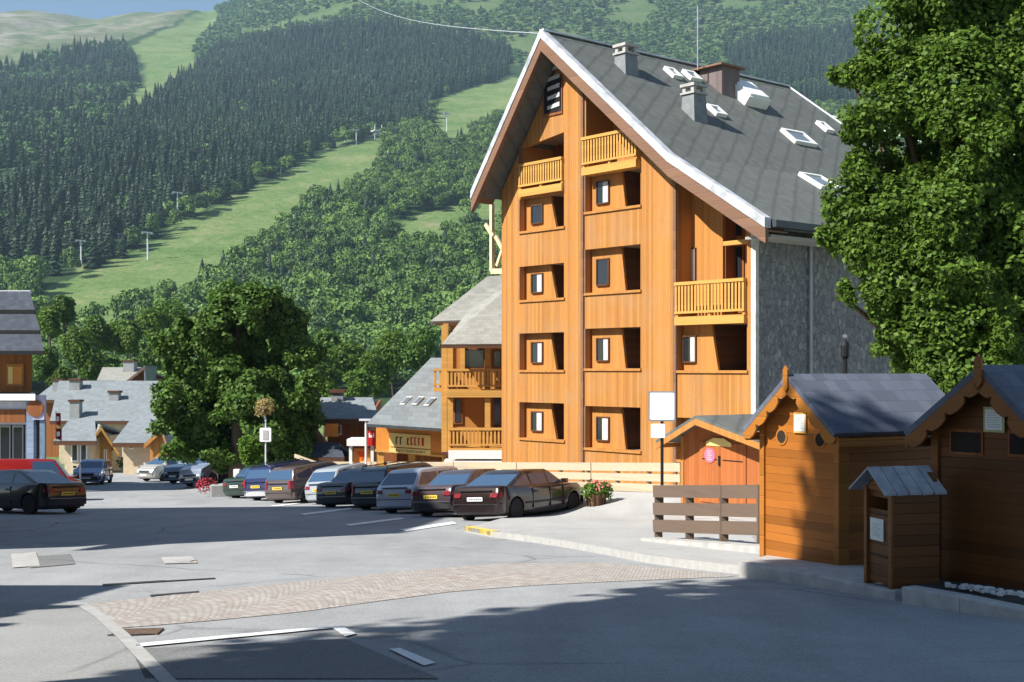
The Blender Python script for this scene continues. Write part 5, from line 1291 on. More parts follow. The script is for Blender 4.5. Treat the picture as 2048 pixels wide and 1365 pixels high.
# ------------------------------------------------------------------ tall house just outside the frame on the left: casts the shadow over the street
th_ = empty('tall_left_house', (-15.9, 19.2, -2.4), 0, 'tall dark house whose roof edge peeks in at the left edge', 'house')
WB = 11.; DB = 17.; EH = 8.9; RH = 17.9
M_lw = wood('left_house_boards', (.16, .07, .03), .2, 3, .2, .3)
for y, s in ((0, 1), (DB, -1)): MB().slab([(-WB, y, -3), (0, y, -3), (0, y, EH), (-1.4, y, EH + 2), (-3.2, y, RH - .6), (-WB, y, EH)], (0, .2 * s, 0)).build('gable_wall', M_lw, th_)
MB().box(-.2, 0, .21, DB - .21, -3, EH).build('side_wall', M_lw, th_); MB().box(-WB, -WB + .2, .21, DB - .21, -3, EH).build('side_wall', M_lw, th_)
roof_slab('roof', [(-3.2, -.8, RH), (-1.1, -.8, EH + 2.6), (-1.1, DB + .8, EH + 2.6), (-3.2, DB + .8, RH)], .25, M_roof3, th_, (0, 1, 0))
roof_slab('roof', [(-1.1, -.8, EH + 2.6), (.9, -.8, EH - .3), (.9, DB + .8, EH - .3), (-1.1, DB + .8, EH + 2.6)], .25, M_roof3, th_, (0, 1, 0))
roof_slab('roof', [(-3.2, -.8, RH - .01), (-3.2, DB + .8, RH - .01), (-WB - .8, DB + .8, EH), (-WB - .8, -.8, EH)], .25, M_roof3, th_, (0, 1, 0))
for i in range(3):
    for j in range(4):
        y0 = 1.5 + j * 4; z0 = 1 + i * 2.7; f = MB().box(.003, .06, y0, y0 + 1.2, z0, z0 + 1.4).build('window', M_pale, th_); MB().box(.061, .08, y0 + .1, y0 + 1.1, z0 + .1, z0 + 1.3).build('pane', M_glass, f)
# unseen stepped annex, added for its jagged shadow on the left
an = empty('shadow_annex', (-11.6, 6.4, -1.0), 0, 'unseen timber annex with projecting beams, added to shade the left of the street', 'annex')
MB().box(-6, 0, 0, 6, -2, 6.2).build('wall', M_lw, an); MB().box(-6.4, .4, -.5, 6.2, 6.201, 6.45).build('roof', M_dark, an)
for i in range(7): MB().box(.0, .9 + .3 * (i % 2), .2 + i * .75, .45 + i * .75, 5.7, 6.0).build('beam', M_dark, an)
# ------------------------------------------------------------------ ski lift pylons, cable
def pylon(px, pt, pb, label, station=False):
    d = 300.; 
    while d < 2600:
        p = P(px, pb, d)
        if p.z <= terr(p.x, p.y): break
        d += 2
    h = (pb - pt) / F * d; p = P(px, pb, d); t = empty('lift_pylon', p, .6, label, 'ski lift pylon', 'ski lift pylons up the slope'); k = h / 14
    MB().tube([(0, 0, -1), (-.35 * k, 0, h)], [.42 * k + .12, .25 * k + .1], 8).build('mast', M_zinc, t)
    MB().box(-2.6 * k - .35 * k, 2.6 * k - .35 * k, -.25 * k, .25 * k, h - .1, h + .5 * k).build('crossarm', M_zinc, t)
    for s in (-1, 1): MB().box(s * 2.4 * k - .35 * k - .4 * k, s * 2.4 * k - .35 * k + .4 * k, -1.6 * k, 1.6 * k, h - .7 * k, h - .101).build('sheave_frame', M_metal, t)
    return t, p, h
PY = []
for a in ((163, 482, 532, 'lowest ski lift pylon at the foot of the slope'), (238, 468, 492, 'short pylon at the forest edge right of the lowest one'), (296, 466, 520, 'slim pylon in the lower middle of the ski slope'),
          (356, 386, 436, 'tallest pylon against the dark spruces at mid slope'), (399, 396, 416, 'small pylon at the forest edge right of the tallest one'), (562, 335, 352, 'tiny pylon at the forest edge near the pale round tree'),
          (665, 270, 292, 'left pylon of three under the lift station'), (690, 266, 284, 'middle pylon of three under the lift station'), (713, 260, 290, 'right pylon of three beside the lift station'), (894, 228, 264, 'lone pylon on the upper meadow near the tall house')): PY.append(pylon(*a))
t, p, h = PY[8]; st = P(757, 272, p.y * 1.02); k = p.y / F
sta = empty('lift_station', st, .5, 'small lift station at the top of the ski slope', 'lift station')
MB().box(-9 * k, 9 * k, -3, 3, 0, 8 * k).build('hall', M_metal, sta); MB().box(-13 * k, 13 * k, -4, 4, 8 * k + .01, 10 * k).build('roof', M_white, sta); 
for s in (-8, 7): MB().tube([(s * k, 0, -8 * k), (s * k, 0, 22 * k)], .35, 6).build('mast', M_zinc, sta)
a, b = P(660, -40, 900), P(1090, 68, 320); pts = [a.lerp(b, i / 24) - Vector((0, 0, 9 * sin(pi * i / 24))) for i in range(25)] + [P(1900, 300, 200)]
tag(MB().tube(pts, .09, 5).build('lift_cable', M_zinc), 'thin pale cable running above the dark forest to the tall house', 'cable')
# ------------------------------------------------------------------ trees near the street
def lump(px, py, r, d, base, dz=0., ry=.8, sz=1.):
    p = P(px, py, d + dz) - base; rr = r / F * d; return (p.x, p.y, p.z, rr, rr * ry, rr * sz)
def spray(lumps, n, f, r, out=.85):
    """break big lumps into smaller boughs round their surface so that dark gaps open between them"""
    res = []
    for (x, y, z, a, b, c) in lumps:
        res.append((x, y, z, a * .62, b * .62, c * .62))
        for _ in range(n):
            d = r.normal(size=3); d /= np.linalg.norm(d); k = f * r.uniform(.6, 1.35); o = out * r.uniform(.75, 1.15)
            res.append((x + d[0] * a * o, y + d[1] * b * o, z + d[2] * c * o, a * k, b * k, c * k * .8))
    return res
# big maple on the right
dM = 27.; bM = Vector((T0(1945, dM), dM + 1.5, gz(T0(1945, dM), dM + 1.5)))
LM = [(1760, 70, 95, 0), (1850, 40, 120, .5), (1960, 60, 130, 0), (2060, 120, 140, 0), (1705, 160, 58, 0), (1735, 235, 62, -.3), (1800, 190, 100, -.5), (1900, 170, 120, -.8), (2010, 250, 120, -.5),
      (1770, 300, 50, .5), (1900, 300, 80, -1.0), (1935, 250, 75, -1.4), (2060, 350, 110, 0), (1720, 395, 75, -.3), (1690, 455, 52, 0), (1790, 400, 90, -.8), (1880, 420, 90, -1.2), (1980, 430, 100, -.8),
      (1720, 510, 80, -.4), (1800, 530, 95, -1.0), (1900, 540, 90, -1.3), (2000, 560, 100, -.6), (1672, 585, 26, 0), (1760, 610, 70, -.5), (1850, 640, 75, -.9), (1950, 640, 90, -.8), (2050, 600, 90, 0),
      (1750, 690, 38, 0), (1850, 715, 72, -.9), (1930, 720, 90, -1.1), (2020, 700, 90, -.8), (1900, 760, 60, -.6), (2100, 480, 120, .5), (2120, 250, 130, .5), (1870, -60, 130, 0), (2000, -80, 140, 0), (1720, 330, 42, .3), (1790, 560, 60, .3), (1740, 450, 70, .6), (1840, 300, 90, .8), (1950, 350, 110, 1.), (1690, 400, 40, 0), (1830, 700, 80, .8)]
tree('maple_tree', bM, spray([lump(a + 12, b, r * .93, dM, bM, dz) for a, b, r, dz in LM], 9, .36, np.random.default_rng(2)), 200000, .058, 'large bright green maple towering over the varnished sheds', M_leaf, .3, seed=5, shell=.22, limbs=False)
mt = bpy.data.objects['maple_tree']; m = MB(); r = random.Random(3)
for a, b, rr, dz in LM[::2]:
    e = P(a, b, dM + dz) - bM; st = Vector((e.x * .12, e.y * .12, max(2., e.z * .5))); md = st.lerp(e, .5) + Vector((0, 0, .2 + r.random() * .3)); m.tube([st, md, e], [.13, .09, .03], 6)
m.build('limbs', M_bark, mt, smooth=True)
# dark linden by the street
dL_ = 62.; bL = G(455, 948); bL = Vector((T0(475, dL_), dL_, gz(T0(475, dL_), dL_)))
LL = [(520, 610, 62), (470, 625, 60), (430, 640, 50), (570, 640, 50), (370, 665, 50), (330, 690, 26), (430, 700, 80), (520, 700, 90), (600, 700, 45), (355, 730, 50), (330, 800, 36), (345, 840, 44), (400, 790, 80), (480, 800, 90), (560, 790, 80), (610, 780, 42), (400, 870, 70), (480, 870, 75), (560, 860, 75), (610, 850, 45), (360, 900, 35), (450, 905, 50), (540, 900, 50), (600, 890, 35)]
tree('linden_tree', bL, spray([lump(a, b, r * .85, dL_, bL, 1.2 * ((i * 7) % 5 - 2) / 2, ry=.9) for i, (a, b, r) in enumerate(LL)], 8, .38, np.random.default_rng(4)), 90000, .11, 'big dark linden tree in the middle of the parking area', M_leaf2, .45, seed=8, shell=.25, limbs=False)
bB = G(500, 952); tree('bright_bush', Vector((T0(502, 57), 57, gz(T0(502, 57), 57))), [lump(502, 905, 24, 57, Vector((T0(502, 57), 57, gz(T0(502, 57), 57)))), lump(515, 918, 20, 57, Vector((T0(502, 57), 57, gz(T0(502, 57), 57))))], 4000, .07, 'bright green bush under the dark linden tree', M_leafb, .06, 'bush', seed=12, limbs=False)
tree('restaurant_shrub', Vector((T0(793, 54), 54, -4.6)), [lump(793, 915, 20, 54, Vector((T0(793, 54), 54, -4.6)))], 1500, .09, 'green shrub between the posts under the restaurant wall', M_leaf, .05, 'shrub', seed=14, limbs=False)
# trees on the valley floor that can be told apart
NT = [(100, 640, 26, 170, 0), (128, 615, 24, 172, 1), (150, 690, 34, 165, 0), (95, 720, 26, 160, 1), (190, 660, 28, 180, 1), (232, 672, 26, 182, 0), (262, 668, 28, 180, 0), (180, 725, 32, 165, 0), (215, 735, 24, 172, 1), (300, 650, 36, 185, 0), (345, 640, 40, 188, 0), (120, 760, 24, 160, 0), (310, 700, 30, 176, 1), (650, 740, 40, 150, 0), (700, 720, 36, 155, 0), (745, 740, 36, 150, 0), (790, 700, 40, 160, 0), (840, 690, 34, 155, 1), (655, 690, 34, 160, 1), (720, 770, 30, 145, 0)]
wd = ['leftmost tree on the valley floor beside the stepped roof', 'round topped dark tree at the foot of the ski slope', 'broad tree just right of the stepped shop roof', 'small dark tree tucked behind the stepped shop roof', 'dark green tree above the village roofs', 'light round tree with deep shade at its foot', 'second light round tree above the grey roofed chalet', 'bushy tree directly above the pale village roof', 'dark tree left of the grey roofed chalet', 'large green tree left of the linden crown', 'tallest green tree behind the linden crown', 'low tree over the left end of the village roofs', 'dark tree beside the yellow meadow patch', 'green tree above the brown chalet', 'tree between the brown chalet and restaurant roof', 'bushy tree at the left edge of the restaurant roof', 'large tree above the restaurant roof', 'dark tree left of the balcony wing roof', 'dark tree right of the linden crown', 'low tree directly behind the brown chalet ridge']
for i, ((px, py, r, d, k), lab) in enumerate(zip(NT, wd)):
    rr = r / F * d; x = T0(px, d); b = Vector((x, d, Zp(py, d) - rr * 2.4)); g_ = terr(x, d); b.z = min(b.z, g_ if g_ > b.z - 12 else b.z); h = Zp(py, d) - b.z
    q = random.Random(i); ls = [(0, 0, h, rr * .8, rr * .8, rr)] + [(rr * .5 * cos(a), rr * .5 * sin(a), h + rr * z_, rr * .55, rr * .55, rr * .5) for a, z_ in ((q.random() * 6, -.6), (q.random() * 6, -.1), (q.random() * 6, .4), (q.random() * 6, -.9))]
    tree('valley_tree', b, ls, 3600, .2, lab, M_leaf2 if k else M_leaf, .2, 'tree', 'trees on the valley floor', seed=50 + i, shell=.25, limbs=False)
# street trees outside the frame that shade the foreground
def pq(p, q): return (q * .855 - p * .518, q * .518 + p * .855)
SH = [(9.35, -2.2, 21, 4.1), (7.4, -7.5, 21, 4.2), (3.2, -4.5, 15, 4.4), (-.8, -6.5, 14, 4.6), (3.0, -12, 17, 4.4), (-4.5, -3.5, 13, 4.2)]
lb = ['street tree behind the left edge of the view', 'second street tree further behind on the left', 'street tree close behind the viewpoint', 'street tree behind the viewpoint to the right', 'street tree far behind the viewpoint', 'street tree right of and behind the viewpoint']
for i, ((pp, qq, h, r), lab) in enumerate(zip(SH, lb)):
    x, y = pq(pp, qq); b = Vector((x, y, gz(x, y))); q = random.Random(90 + i)
    ls = [(0, 0, h * .62, r, r, r * .9), (0, 0, h * .85, r * .7, r * .7, r * .6)] + [(r * .6 * cos(a), r * .6 * sin(a), h * (.5 + .3 * q.random()), r * .5, r * .5, r * .45) for a in (0, 1.3, 2.5, 3.7, 5)]
    tree('street_tree', b, ls, 15000, .21, lab, M_leaf2, .25, 'tree', 'street trees around the viewpoint', seed=80 + i)
# ------------------------------------------------------------------ cars
def paint(name, c, metal=.3, rough=.28):
    k = NM(name, rough, .5); k.color(c); k.b.inputs['Metallic'].default_value = metal; k.b.inputs['Coat Weight'].default_value = .9; k.b.inputs['Coat Roughness'].default_value = .05; return k.m
M_tyre = plain('tyre_rubber', (.018, .018, .019), .85, .1); M_rim = plain('wheel_rim', (.55, .56, .57), .35, .1, metal=.2); M_bump = plain('dark_bumper', (.025, .025, .028), .6, .1)
M_tail = plain('tail_lamp_red', (.20, .010, .018), .2, .1, spec=.6); M_head = plain('head_lamp', (.7, .72, .74), .15, .05, spec=.8); M_plate = plain('plate_white', (.72, .74, .74), .5, .03); M_plyel = plain('plate_yellow', (.80, .56, .08), .5, .03); M_chrome = plain('chrome_strip', (.6, .6, .62), .2, .05, metal=.9)
def interp(x, pts):
    for (a, u), (b, v) in zip(pts, pts[1:]):
        if x <= b: return u + (v - u) * max(0, (x - a)) / (b - a)
    return pts[-1][1]
KIND = {   # length, width, height, belt, hood height, boot height, rear glass base/top x, screen top/base x, wheel radius
    'saloon': dict(L=4.6, W=1.74, H=1.40, belt=.92, hood=.86, boot=.98, rb=-1.62, rt=-.95, ft=.38, fb=1.12, R=.31),
    'liftback': dict(L=4.75, W=1.80, H=1.42, belt=.94, hood=.88, boot=1.0, rb=-2.02, rt=-.98, ft=.42, fb=1.2, R=.32),
    'hatch': dict(L=3.95, W=1.66, H=1.42, belt=.92, hood=.88, boot=.92, rb=-1.84, rt=-1.42, ft=.25, fb=1.0, R=.29),
    'estate': dict(L=4.45, W=1.72, H=1.45, belt=.92, hood=.86, boot=.95, rb=-2.1, rt=-1.62, ft=.35, fb=1.1, R=.31),
    'minivan': dict(L=4.2, W=1.72, H=1.50, belt=.98, hood=.93, boot=.98, rb=-2.0, rt=-1.72, ft=.62, fb=1.5, R=.31),
    'offroader': dict(L=4.1, W=1.75, H=1.72, belt=1.1, hood=1.06, boot=1.1, rb=-1.98, rt=-1.9, ft=.3, fb=.75, R=.36),
    'van': dict(L=4.9, W=1.85, H=1.98, belt=1.15, hood=1.1, boot=1.15, rb=-2.38, rt=-2.3, ft=1.25, fb=1.85, R=.33)}
def car(name, label, kind, col, loc, fwd, plate=M_plyel, bumper=None, group='cars parked along the street', lens=M_tail, rails=False, glassed=True, cat='car', fit=True):
    K = KIND[kind]; L, Wd, H, bt, hd, bo, R = K['L'], K['W'], K['H'], K['belt'], K['hood'], K['boot'], K['R']; h = L / 2; pm = col
    fx, fy = fwd; rz = atan2(fy, fx); t = empty(name, loc, rz, label, cat, group)
    if fit:      # sit on the sloping ground
        f3, s3 = Vector((fx, fy, 0)).normalized(), Vector((-fy, fx, 0)).normalized(); g = lambda a, b: Vector((loc[0] + f3.x * a + s3.x * b, loc[1] + f3.y * a + s3.y * b, 0))
        zs = {}
        for a in (-1.3, 1.3):
            for b in (-.75, .75): q = g(a, b); zs[a, b] = gz(q.x, q.y) + .02
        z = sum(zs.values()) / 4; pit = ((zs[1.3, .75] + zs[1.3, -.75]) - (zs[-1.3, .75] + zs[-1.3, -.75])) / 2 / 2.6; rol = ((zs[1.3, .75] + zs[-1.3, .75]) - (zs[1.3, -.75] + zs[-1.3, -.75])) / 2 / 1.5
        X = (f3 + Vector((0, 0, pit))).normalized(); Y = (s3 + Vector((0, 0, rol))).normalized(); Zv = X.cross(Y).normalized(); Y = Zv.cross(X)
        t.rotation_euler = Matrix((X, Y, Zv)).transposed().to_euler(); t.location = (loc[0], loc[1], z)
    xr, xf = -h + .78, h - .85
    def arch(c): return [(c + (R + .06) * cos(a), R + (R + .06) * sin(a)) for a in [radians(v) for v in (-15, 10, 35, 60, 90, 120, 145, 170, 195)]]
    up = [(-h + .06, .27), (-h, .42), (-h - .01, .60), (-h + .03, .78)]
    up += [(-h + .08, bo - .06), (-h + .16, bo)] + ([(K['rb'] - .05, bo + .01)] if K['rb'] > -h + .3 else [])
    up += [(K['rb'] + .1, bt + (.02 if K['rb'] > -h + .3 else 0)), (-.6, bt), (.5, bt - .01), (K['fb'], bt - .01), ((K['fb'] + h) / 2, (bt + hd) / 2 + .01), (h - .35, hd - .07), (h - .1, hd - .16), (h - .01, .58), (h, .42), (h - .08, .25)]
    low = arch(xf) + arch(xr)
    out = up + [(h - .12, .2)] + [p for p in low[:9]] + [(0.6, .19), (-.6, .19)] + low[9:] + [(-h + .1, .22)]
    def yw(x, z):
        e = max(0, abs(x) - (h - .75)) / .75; w = Wd / 2 * (1 - .16 * e * e)
        return w * interp(z, [(.15, .93), (.4, .985), (.62, 1.), (.8, .985), (1.2, .93)])
    n = len(out); V = []; rows = [(1., 0), (.93, .0)]
    ring = []
    for s in (-1, 1):
        for inset in ((1.0, 0.),): ring.append([(x, s * yw(x, z), z) for x, z in out])
    mid = [[(x, y_ * yw(x, z) * .86, z + (.022 if z > .7 else 0)) for x, z in out] for y_ in (-1, -.33, .33, 1)]
    R_ = [ring[0]] + mid + [ring[1]]; Vs = [v for r in R_ for v in r]; Fs = []
    for k in range(len(R_) - 1):
        for i in range(n): Fs.append((k * n + i, k * n + (i + 1) % n, (k + 1) * n + (i + 1) % n, (k + 1) * n + i))
    # side skins: fan strips between upper outline and lower outline at matching x
    bm = bmesh.new(); bv = [bm.verts.new(v) for v in Vs]
    for f in Fs: bm.faces.new([bv[i] for i in f])
    for base, rev in ((0, False), (len(R_) * n - n, True)):
        f = bm.faces.new([bv[base + i] for i in (range(n) if rev else reversed(range(n)))])
        bmesh.ops.triangulate(bm, faces=[f], ngon_method='BEAUTY')
    bmesh.ops.recalc_face_normals(bm, faces=bm.faces)
    me = bpy.data.meshes.new('body'); bm.to_mesh(me); bm.free(); me.materials.append(pm); body = bpy.data.objects.new('body', me); COL.objects.link(body); body.parent = t
    md = body.modifiers.new('round', 'BEVEL'); md.width = .035; md.segments = 2; md.limit_method = 'ANGLE'; md.angle_limit = radians(35); me.shade_smooth()
    # cabin
    b0, b1, rt_, ft_, fb_ = bt - .03, K['rb'], K['rt'], K['ft'], K['fb']; w0, w1 = Wd / 2 * .93, Wd / 2 * (.80 if H > 1.6 else .72)
    if K['rb'] > -h + .3: b0r = bo
    cab = [(b1, b0), (rt_ - .03, H - .09), (rt_ + .12, H - .015), ((rt_ + ft_) / 2, H), (ft_ - .12, H - .015), (ft_ + .04, H - .07), (fb_, b0)]
    wz = lambda z: w0 + (w1 - w0) * (z - b0) / (H - b0)
    nc = len(cab); m = MB(); k4 = [[(x, s * wz(z) * q, z + (.012 * (1 - q) if z > H - .1 else 0)) for x, z in cab] for s, q in ((-1, 1), (-1, .5), (1, .5), (1, 1))]
    Vc = [v for r in k4 for v in r]; Fc = []
    for k in range(3):
        for i in range(nc): Fc.append((k * nc + i, k * nc + (i + 1) % nc, (k + 1) * nc + (i + 1) % nc, (k + 1) * nc + i))
    Fc += [tuple(range(nc)), tuple(range(3 * nc, 4 * nc))[::-1]]
    co = m.add(Vc, Fc).build('cabin', pm, t); md = co.modifiers.new('round', 'BEVEL'); md.width = .04; md.segments = 2; md.limit_method = 'ANGLE'; md.angle_limit = radians(30); co.data.shade_smooth()
    # glass
    def xrear(z): return b1 + (rt_ - .03 - b1) * (z - b0) / (H - .09 - b0)
    def xfront(z): return fb_ + (ft_ + .04 - fb_) * (z - b0) / (H - .07 - b0)
    zl, zu = bt + .04, H - .12
    def side_glass(s, xa0, xa1, xb0, xb1, nm='side_window'):
        y0, y1 = s * (wz(zl) + .006), s * (wz(zu) + .006); pts = [(xa0, y0, zl), (xb0, y0, zl), (xb1, y1, zu), (xa1, y1, zu)]
        return MB().slab(pts, (0, s * .004, 0)).build(nm, M_cglass, t)
    xs = [xrear(zl) + .14, -.75 if H < 1.6 else -.9, .18 if H < 1.6 else .3, xfront(zl) - .14]; xt = [xrear(zu) + .12, xs[1] , xs[2], xfront(zu) - .1]
    xt[1] = max(xt[1], xt[0] + .12); 
    for s in (-1, 1):
        if glassed: side_glass(s, xs[0], xt[0], xs[1] - .04, xt[1] - .04); side_glass(s, xs[1] + .04, xt[1] + .04, xs[2] - .04, xs[2] - .04)
        side_glass(s, xs[2] + .04, xs[2] + .04, xs[3], xt[3])
    def end_glass(xf_, dirx, nm):
        za, zb2 = bt + .05, H - .12; wa, wb2 = wz(za) * .88, wz(zb2) * .9; dx = dirx * .008
        MB().slab([(xf_(za) + dx, -wa, za), (xf_(za) + dx, wa, za), (xf_(zb2) + dx, wb2, zb2), (xf_(zb2) + dx, -wb2, zb2)], (dirx * .004, 0, .002)).build(nm, M_cglass, t)
    end_glass(xrear, -1, 'rear_window'); end_glass(xfront, 1, 'windscreen')
    # wheels
    for wxx in (xr, xf):
        for s in (-1, 1):
            yo = s * (Wd / 2 - .02); yi = s * (Wd / 2 - .21)
            m = MB(); prof = [(yi, R * .92), (yi + s * .02, R), (yo - s * .03, R), (yo, R * .93), (yo - s * .005, R * .66), (yo - s * .06, R * .62)]
            m.tube([(wxx, y_, R) for y_, _ in prof], [q for _, q in prof], 24); w_ = m.build('tyre', M_tyre, None, smooth=False)
            we = empty('wheel', (0, 0, 0)); we.parent = t; w_.parent = we
            MB().tube([(wxx, yo - s * .058, R), (wxx, yo - s * .03, R), (wxx, yo - s * .012, R)], [R * .6, R * .58, R * .2], 16).build('rim', M_rim, we)
            MB().tube([(wxx, yo - s * .22, R), (wxx, yo - s * .07, R)], [R + .05, R + .05], 20).build('wheel_well', M_fill, we) if False else None
    MB().box(-h + .3, h - .3, -Wd / 2 + .12, Wd / 2 - .12, .16, .5).build('underbody', M_fill, t)
    # bumpers, lamps, plates
    bm_ = bumper or pm
    for s, nm in ((-1, 'rear_bumper'), (1, 'front_bumper')):
        m = MB(); N = 8; zb0, zb1 = .30, .52; pts = []
        for i in range(N + 1):
            y_ = (i / N * 2 - 1) * Wd * .475; e = abs(i / N * 2 - 1); pts.append((s * (h + .055 - .16 * e ** 4), y_))
        for (xa, ya), (xb, yb_) in zip(pts, pts[1:]): m.slab([(xa, ya, zb0), (xb, yb_, zb0), (xb, yb_, zb1), (xa, ya, zb1)], (-s * .14, 0, 0))
        o = m.build(nm, bm_, t)
        if bm_ is not pm: pass
        MB().slab([(s * (h + .058), -.5 * Wd * .8, .50), (s * (h + .058), .5 * Wd * .8, .50), (s * (h + .058), .5 * Wd * .8, .522), (s * (h + .058), -.5 * Wd * .8, .522)], (-s * .004, 0, 0)).build('bumper_strip', M_bump if bm_ is pm else M_chrome, o)
    tall = H > 1.48; zt0, zt1 = (.70, .82) if not tall else (.66, .98)
    for s in (-1, 1):
        yy = s * Wd / 2 * .80; m = MB(); ww = .10 if tall else .22
        m.slab([(-h - .012, yy - s * ww, zt0), (-h - .012, yy, zt0), (-h + .14, yy + s * .10, zt0), (-h + .18, yy + s * .09, zt1), (-h + .035, yy, zt1), (-h + .035, yy - s * ww, zt1)], (-.012, 0, .0)).build('tail_lamp', lens, t)
        MB().slab([(h + .0, yy - s * .22, .56), (h - .0, yy, .56), (h - .16, yy + s * .09, .56), (h - .24, yy + s * .08, .70), (h - .07, yy, .70), (h - .07, yy - s * .22, .70)], (.02, 0, 0)).build('head_lamp', M_head, t)
        MB().box(fb_ - .32, fb_ - .2, s * (w0 + .02), s * (w0 + .19), bt + .02, bt + .15).build('mirror', pm, t)
        for xh in (-.62, .38): MB().box(xh - .09, xh + .09, *sorted((s * (Wd / 2 * .985), s * (Wd / 2 + .018))), bt - .17, bt - .13).build('door_handle', M_bump, t)
        for xg in (xs[1], xs[2], xs[3] - .02): MB().box(xg - .006, xg + .006, *sorted((s * Wd / 2 * .93, s * (Wd / 2 + .003))), .32, bt - .05).build('door_gap', M_bump, t)
        MB().box(xr + R + .12, xf - R - .12, *sorted((s * (Wd / 2 - .02), s * (Wd / 2 + .012))), .46, .51).build('side_strip', M_bump, t)
    zp = .60 if not tall else .64
    pl_ = MB().box(-h - .028, -h - .014, -.26, .26, zp, zp + .11).build('number_plate', plate, t)
    m = MB(); 
    for i in range(7): m.box(-h - .031, -h - .0285, -.21 + i * .06, -.175 + i * .06, zp + .03, zp + .08)
    m.build('plate_marks', M_bump, pl_)
    MB().box(h + .05, h + .066, -.26, .26, .36, .46).build('number_plate', plate, t); MB().box(h - .06, h + .012, -.42, .42, .55, .66).build('grille', M_bump, t)
    MB().box(-h - .0, -h + .06, -Wd * .3, Wd * .3, .88, .9).build('boot_gap', M_bump, t)
    if rails:
        for s in (-1, 1): MB().tube([(rt_ + .1, s * (w1 - .07), H + .0), (rt_ + .2, s * (w1 - .07), H + .06), (ft_ - .3, s * (w1 - .07), H + .06), (ft_ - .2, s * (w1 - .07), H)], .018, 6).build('roof_rail', M_bump, t)
    t.scale = (.96, .96, .95); return t
FW = (.55, .835); RT = Vector((.835, -.55)); GR = 'cars parked in the slanted row'
def rowpos(i, K, back=0.):
    p = Vector((-1.22 - 1.345 * i, 35.1 + 2.5 * i)); L = KIND[K]['L']; return tuple(p + RT * .76 + Vector(FW) * (L / 2 - .78 + back)) + (0,)
ROW = [('parked_car', 'dark maroon liftback nearest in the row, brown side towards the forecourt', 'liftback', paint('dark_maroon', (.026, .015, .014), .4), M_plate, None, M_tail, 0, False),
       ('parked_car', 'plum grey saloon second in the row with a chrome edged bumper', 'saloon', paint('plum_grey', (.085, .062, .068), .4), M_plyel, M_bump, M_tail, 0, False),
       ('parked_car', 'silver hatchback with red lamps third in the row', 'estate', paint('silver_blue', (.42, .46, .54), .35), M_plyel, None, M_tail, .1, False),
       ('parked_car', 'tall black minivan fourth in the row behind the silver hatchback', 'minivan', paint('blue_black', (.010, .010, .018), .2), M_plyel, M_bump, M_tail, .5, True),
       ('parked_car', 'dark charcoal saloon with wide spoiler in the middle of the row', 'saloon', paint('charcoal', (.022, .026, .034), .3), M_plyel, M_bump, M_tail, .2, False),
       ('parked_car', 'white small hatchback half hidden in the row', 'hatch', paint('pearl_white', (.30, .33, .36), .0), M_plyel, None, M_tail, 1.0, False),
       ('parked_car', 'brown grey people carrier with a bright yellow plate', 'minivan', paint('brown_grey', (.12, .09, .085), .4), M_plyel, None, M_tail, .1, False),
       ('parked_car', 'navy estate car with pale bumper near the far end of the row', 'minivan', paint('navy_blue', (.018, .022, .09), .3), M_plyel, paint('pale_bumper', (.5, .5, .52), .1), M_tail, .1, True),
       ('parked_car', 'dark green saloon at the far end of the row', 'saloon', paint('bottle_green', (.035, .06, .045), .4), M_plate, None, M_tail, 0, False)]
for i, (nm, lab, K, colm, plt, bp, ln, bk, rl) in enumerate(ROW):
    car(nm, lab, K, colm, rowpos(i, K, bk), FW, plt, bp, GR, ln, rl)
def carat(px, py, d, K, fwd, **kw): return (T0(px, d), d, 0)
car('parked_car', 'black saloon in shade at the left edge seen from behind', 'liftback', paint('gloss_black', (.008, .008, .009), .1), (T0(18, 39.5), 40.2, 0), (-.86, .51), M_plyel, M_bump, 'cars on the left side of the street')
car('parked_van', 'red van with an orange side stripe behind the black saloon', 'van', paint('van_red_shaded', (.26, .012, .010), .0), (T0(52, 52), 52, 0), (.97, .24), M_plate, M_bump, 'cars on the left side of the street', glassed=False, cat='van')  # van paint darkened to stand in for the shadow over it
vn = bpy.data.objects['parked_van']; vn.scale = (.88, .9, .86); MB().box(-1.9, .6, -.945, -.928, 1.05, 1.35).build('side_stripe', M_yel, vn); MB().box(-1.9, .6, .928, .945, 1.05, 1.35).build('side_stripe', M_yel, vn)
car('driving_car', 'small pale blue car facing the viewer in the far lane', 'hatch', paint('pale_blue', (.22, .30, .48), .3), (T0(186, 71), 71, 0), (.12, -.99), M_plate, M_bump, 'cars at the far end of the street')
car('parked_car', 'silver minivan facing the viewer beside the orange barn', 'minivan', paint('champagne_silver', (.50, .48, .44), .4), (T0(342, 75), 75, 0), (-.55, -.83), M_plate, None, 'cars at the far end of the street')
car('parked_car', 'blue and white off road car under the left of the dark linden', 'offroader', paint('sky_blue_metal', (.30, .38, .50), .3), (T0(396, 70), 70, 0), (-.45, -.89), M_plate, M_bump, 'cars at the far end of the street')
car('parked_car', 'grey blue off road car partly behind the red flowers', 'offroader', paint('grey_blue', (.24, .28, .36), .3), (T0(432, 66), 66, 0), (-.45, -.89), M_plate, M_bump, 'cars at the far end of the street')
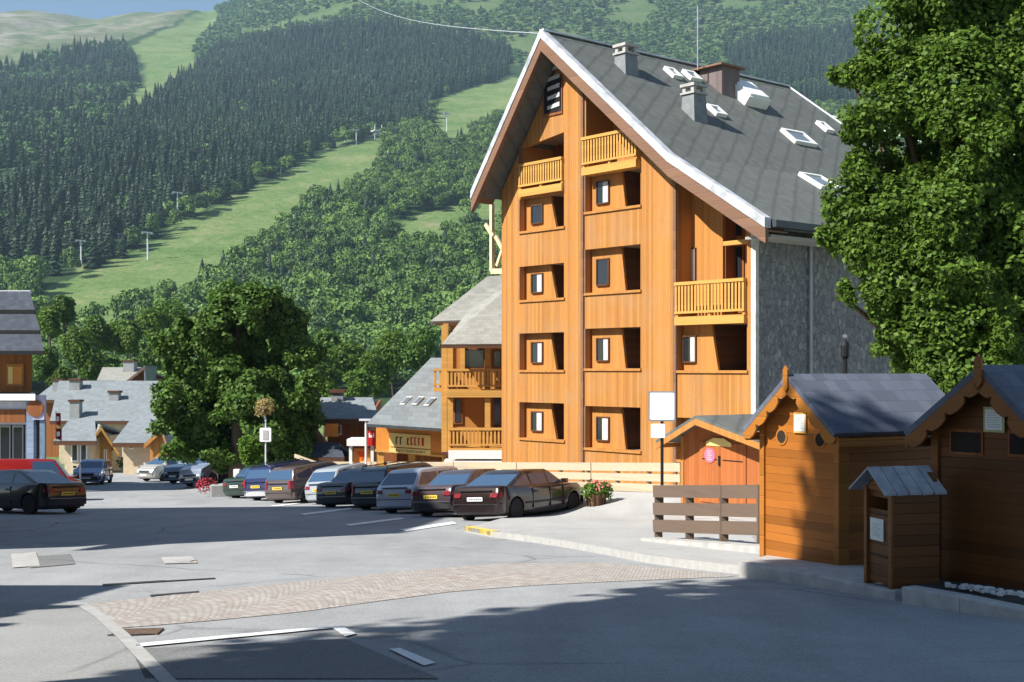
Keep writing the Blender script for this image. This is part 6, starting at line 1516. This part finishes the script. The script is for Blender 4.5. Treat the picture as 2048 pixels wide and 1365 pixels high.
# white planter block with red flowers, posts and sign by the linden
pb = Vector((T0(432, 56), 56, gz(T0(432, 56), 56))); fb_ = empty('flower_box', pb, .3, 'pale stone box with red flowers at the far end of the car row', 'planter')
MB().box(-.25, .85, -.4, .4, 0, .55).build('box', M_kerb, fb_, bevel=.03)
V, s = leaf_cloud([(-.4, 0, .45, .32, .3, .3)], 220, .05, np.random.default_rng(8), shell=.4); np_mesh('flowers', V, np.arange(len(V)).reshape(-1, 4), plain('red_petal', (.42, .03, .05), .6, .3, 20), fb_, {'shade': s})
tag(MB().box(-.14, .14, -.14, .14, 0, 1.15).build('white_post', M_white, bevel=.02), 'short white post behind the dark green saloon', 'post').location = (T0(474, 57.5), 57.5, gz(T0(474, 57.5), 57.5))
ds = 53.5; sp_ = empty('street_sign', (T0(531, ds), ds, gz(T0(531, ds), ds)), 0, 'white square sign on a pale pole below a hanging flower basket', 'street sign'); zq = lambda py: Zp(py, ds) - sp_.location.z
MB().tube([(0, .05, 0), (0, .05, zq(838)), (-.12, .05, zq(826)), (-.1, .05, zq(812))], .035, 8).build('pole', M_zinc, sp_); rounded(-.24, .24, zq(884), zq(856), -.03, .03, .05, M_board, 'panel', sp_)
MB().box(-.1, .12, -.045, -.0305, zq(880), zq(861)).build('grey_print', plain('grey_print', (.42, .42, .42), .7, .25, 22), sp_)
hb = empty('hanging_basket', (T0(527, ds), ds, Zp(815, ds)), 0, 'hanging basket of cream flowers above the white square sign', 'flower basket')
V, s = leaf_cloud([(0, 0, 0, .28, .28, .28)], 420, .05, np.random.default_rng(9)); np_mesh('flowers', V, np.arange(len(V)).reshape(-1, 4), leaf_mat('cream_flower', (.42, .36, .16)), hb, {'shade': s}); MB().tube([(0, 0, -.3), (0, 0, -.1)], [.08, .16], 10).build('bowl', M_dark, hb)
tag(MB().tube([(0, 0, 0), (0, 0, 1.3)], .05, 8).build('bollard_pole', M_white), 'thin white bollard pole right of the red van', 'bollard').location = (T0(160, 64), 64, gz(T0(160, 64), 64))
# ------------------------------------------------------------------ air
hz_ = MB().box(-2400, 2400, -60, 3600, -60, 1500).build('haze', None); hm = bpy.data.materials.new('haze_air'); hm.use_nodes = True; t_ = hm.node_tree; t_.nodes.clear()
pv = t_.nodes.new('ShaderNodeVolumePrincipled'); pv.inputs['Color'].default_value = (.55, .80, 1., 1); pv.inputs['Density'].default_value = .00012; pv.inputs['Anisotropy'].default_value = .1
ou = t_.nodes.new('ShaderNodeOutputMaterial'); t_.links.new(pv.outputs[0], ou.inputs['Volume']); hz_.data.materials.append(hm); tag(hz_, 'thin bluish mountain haze filling the valley', None, None, 'stuff')
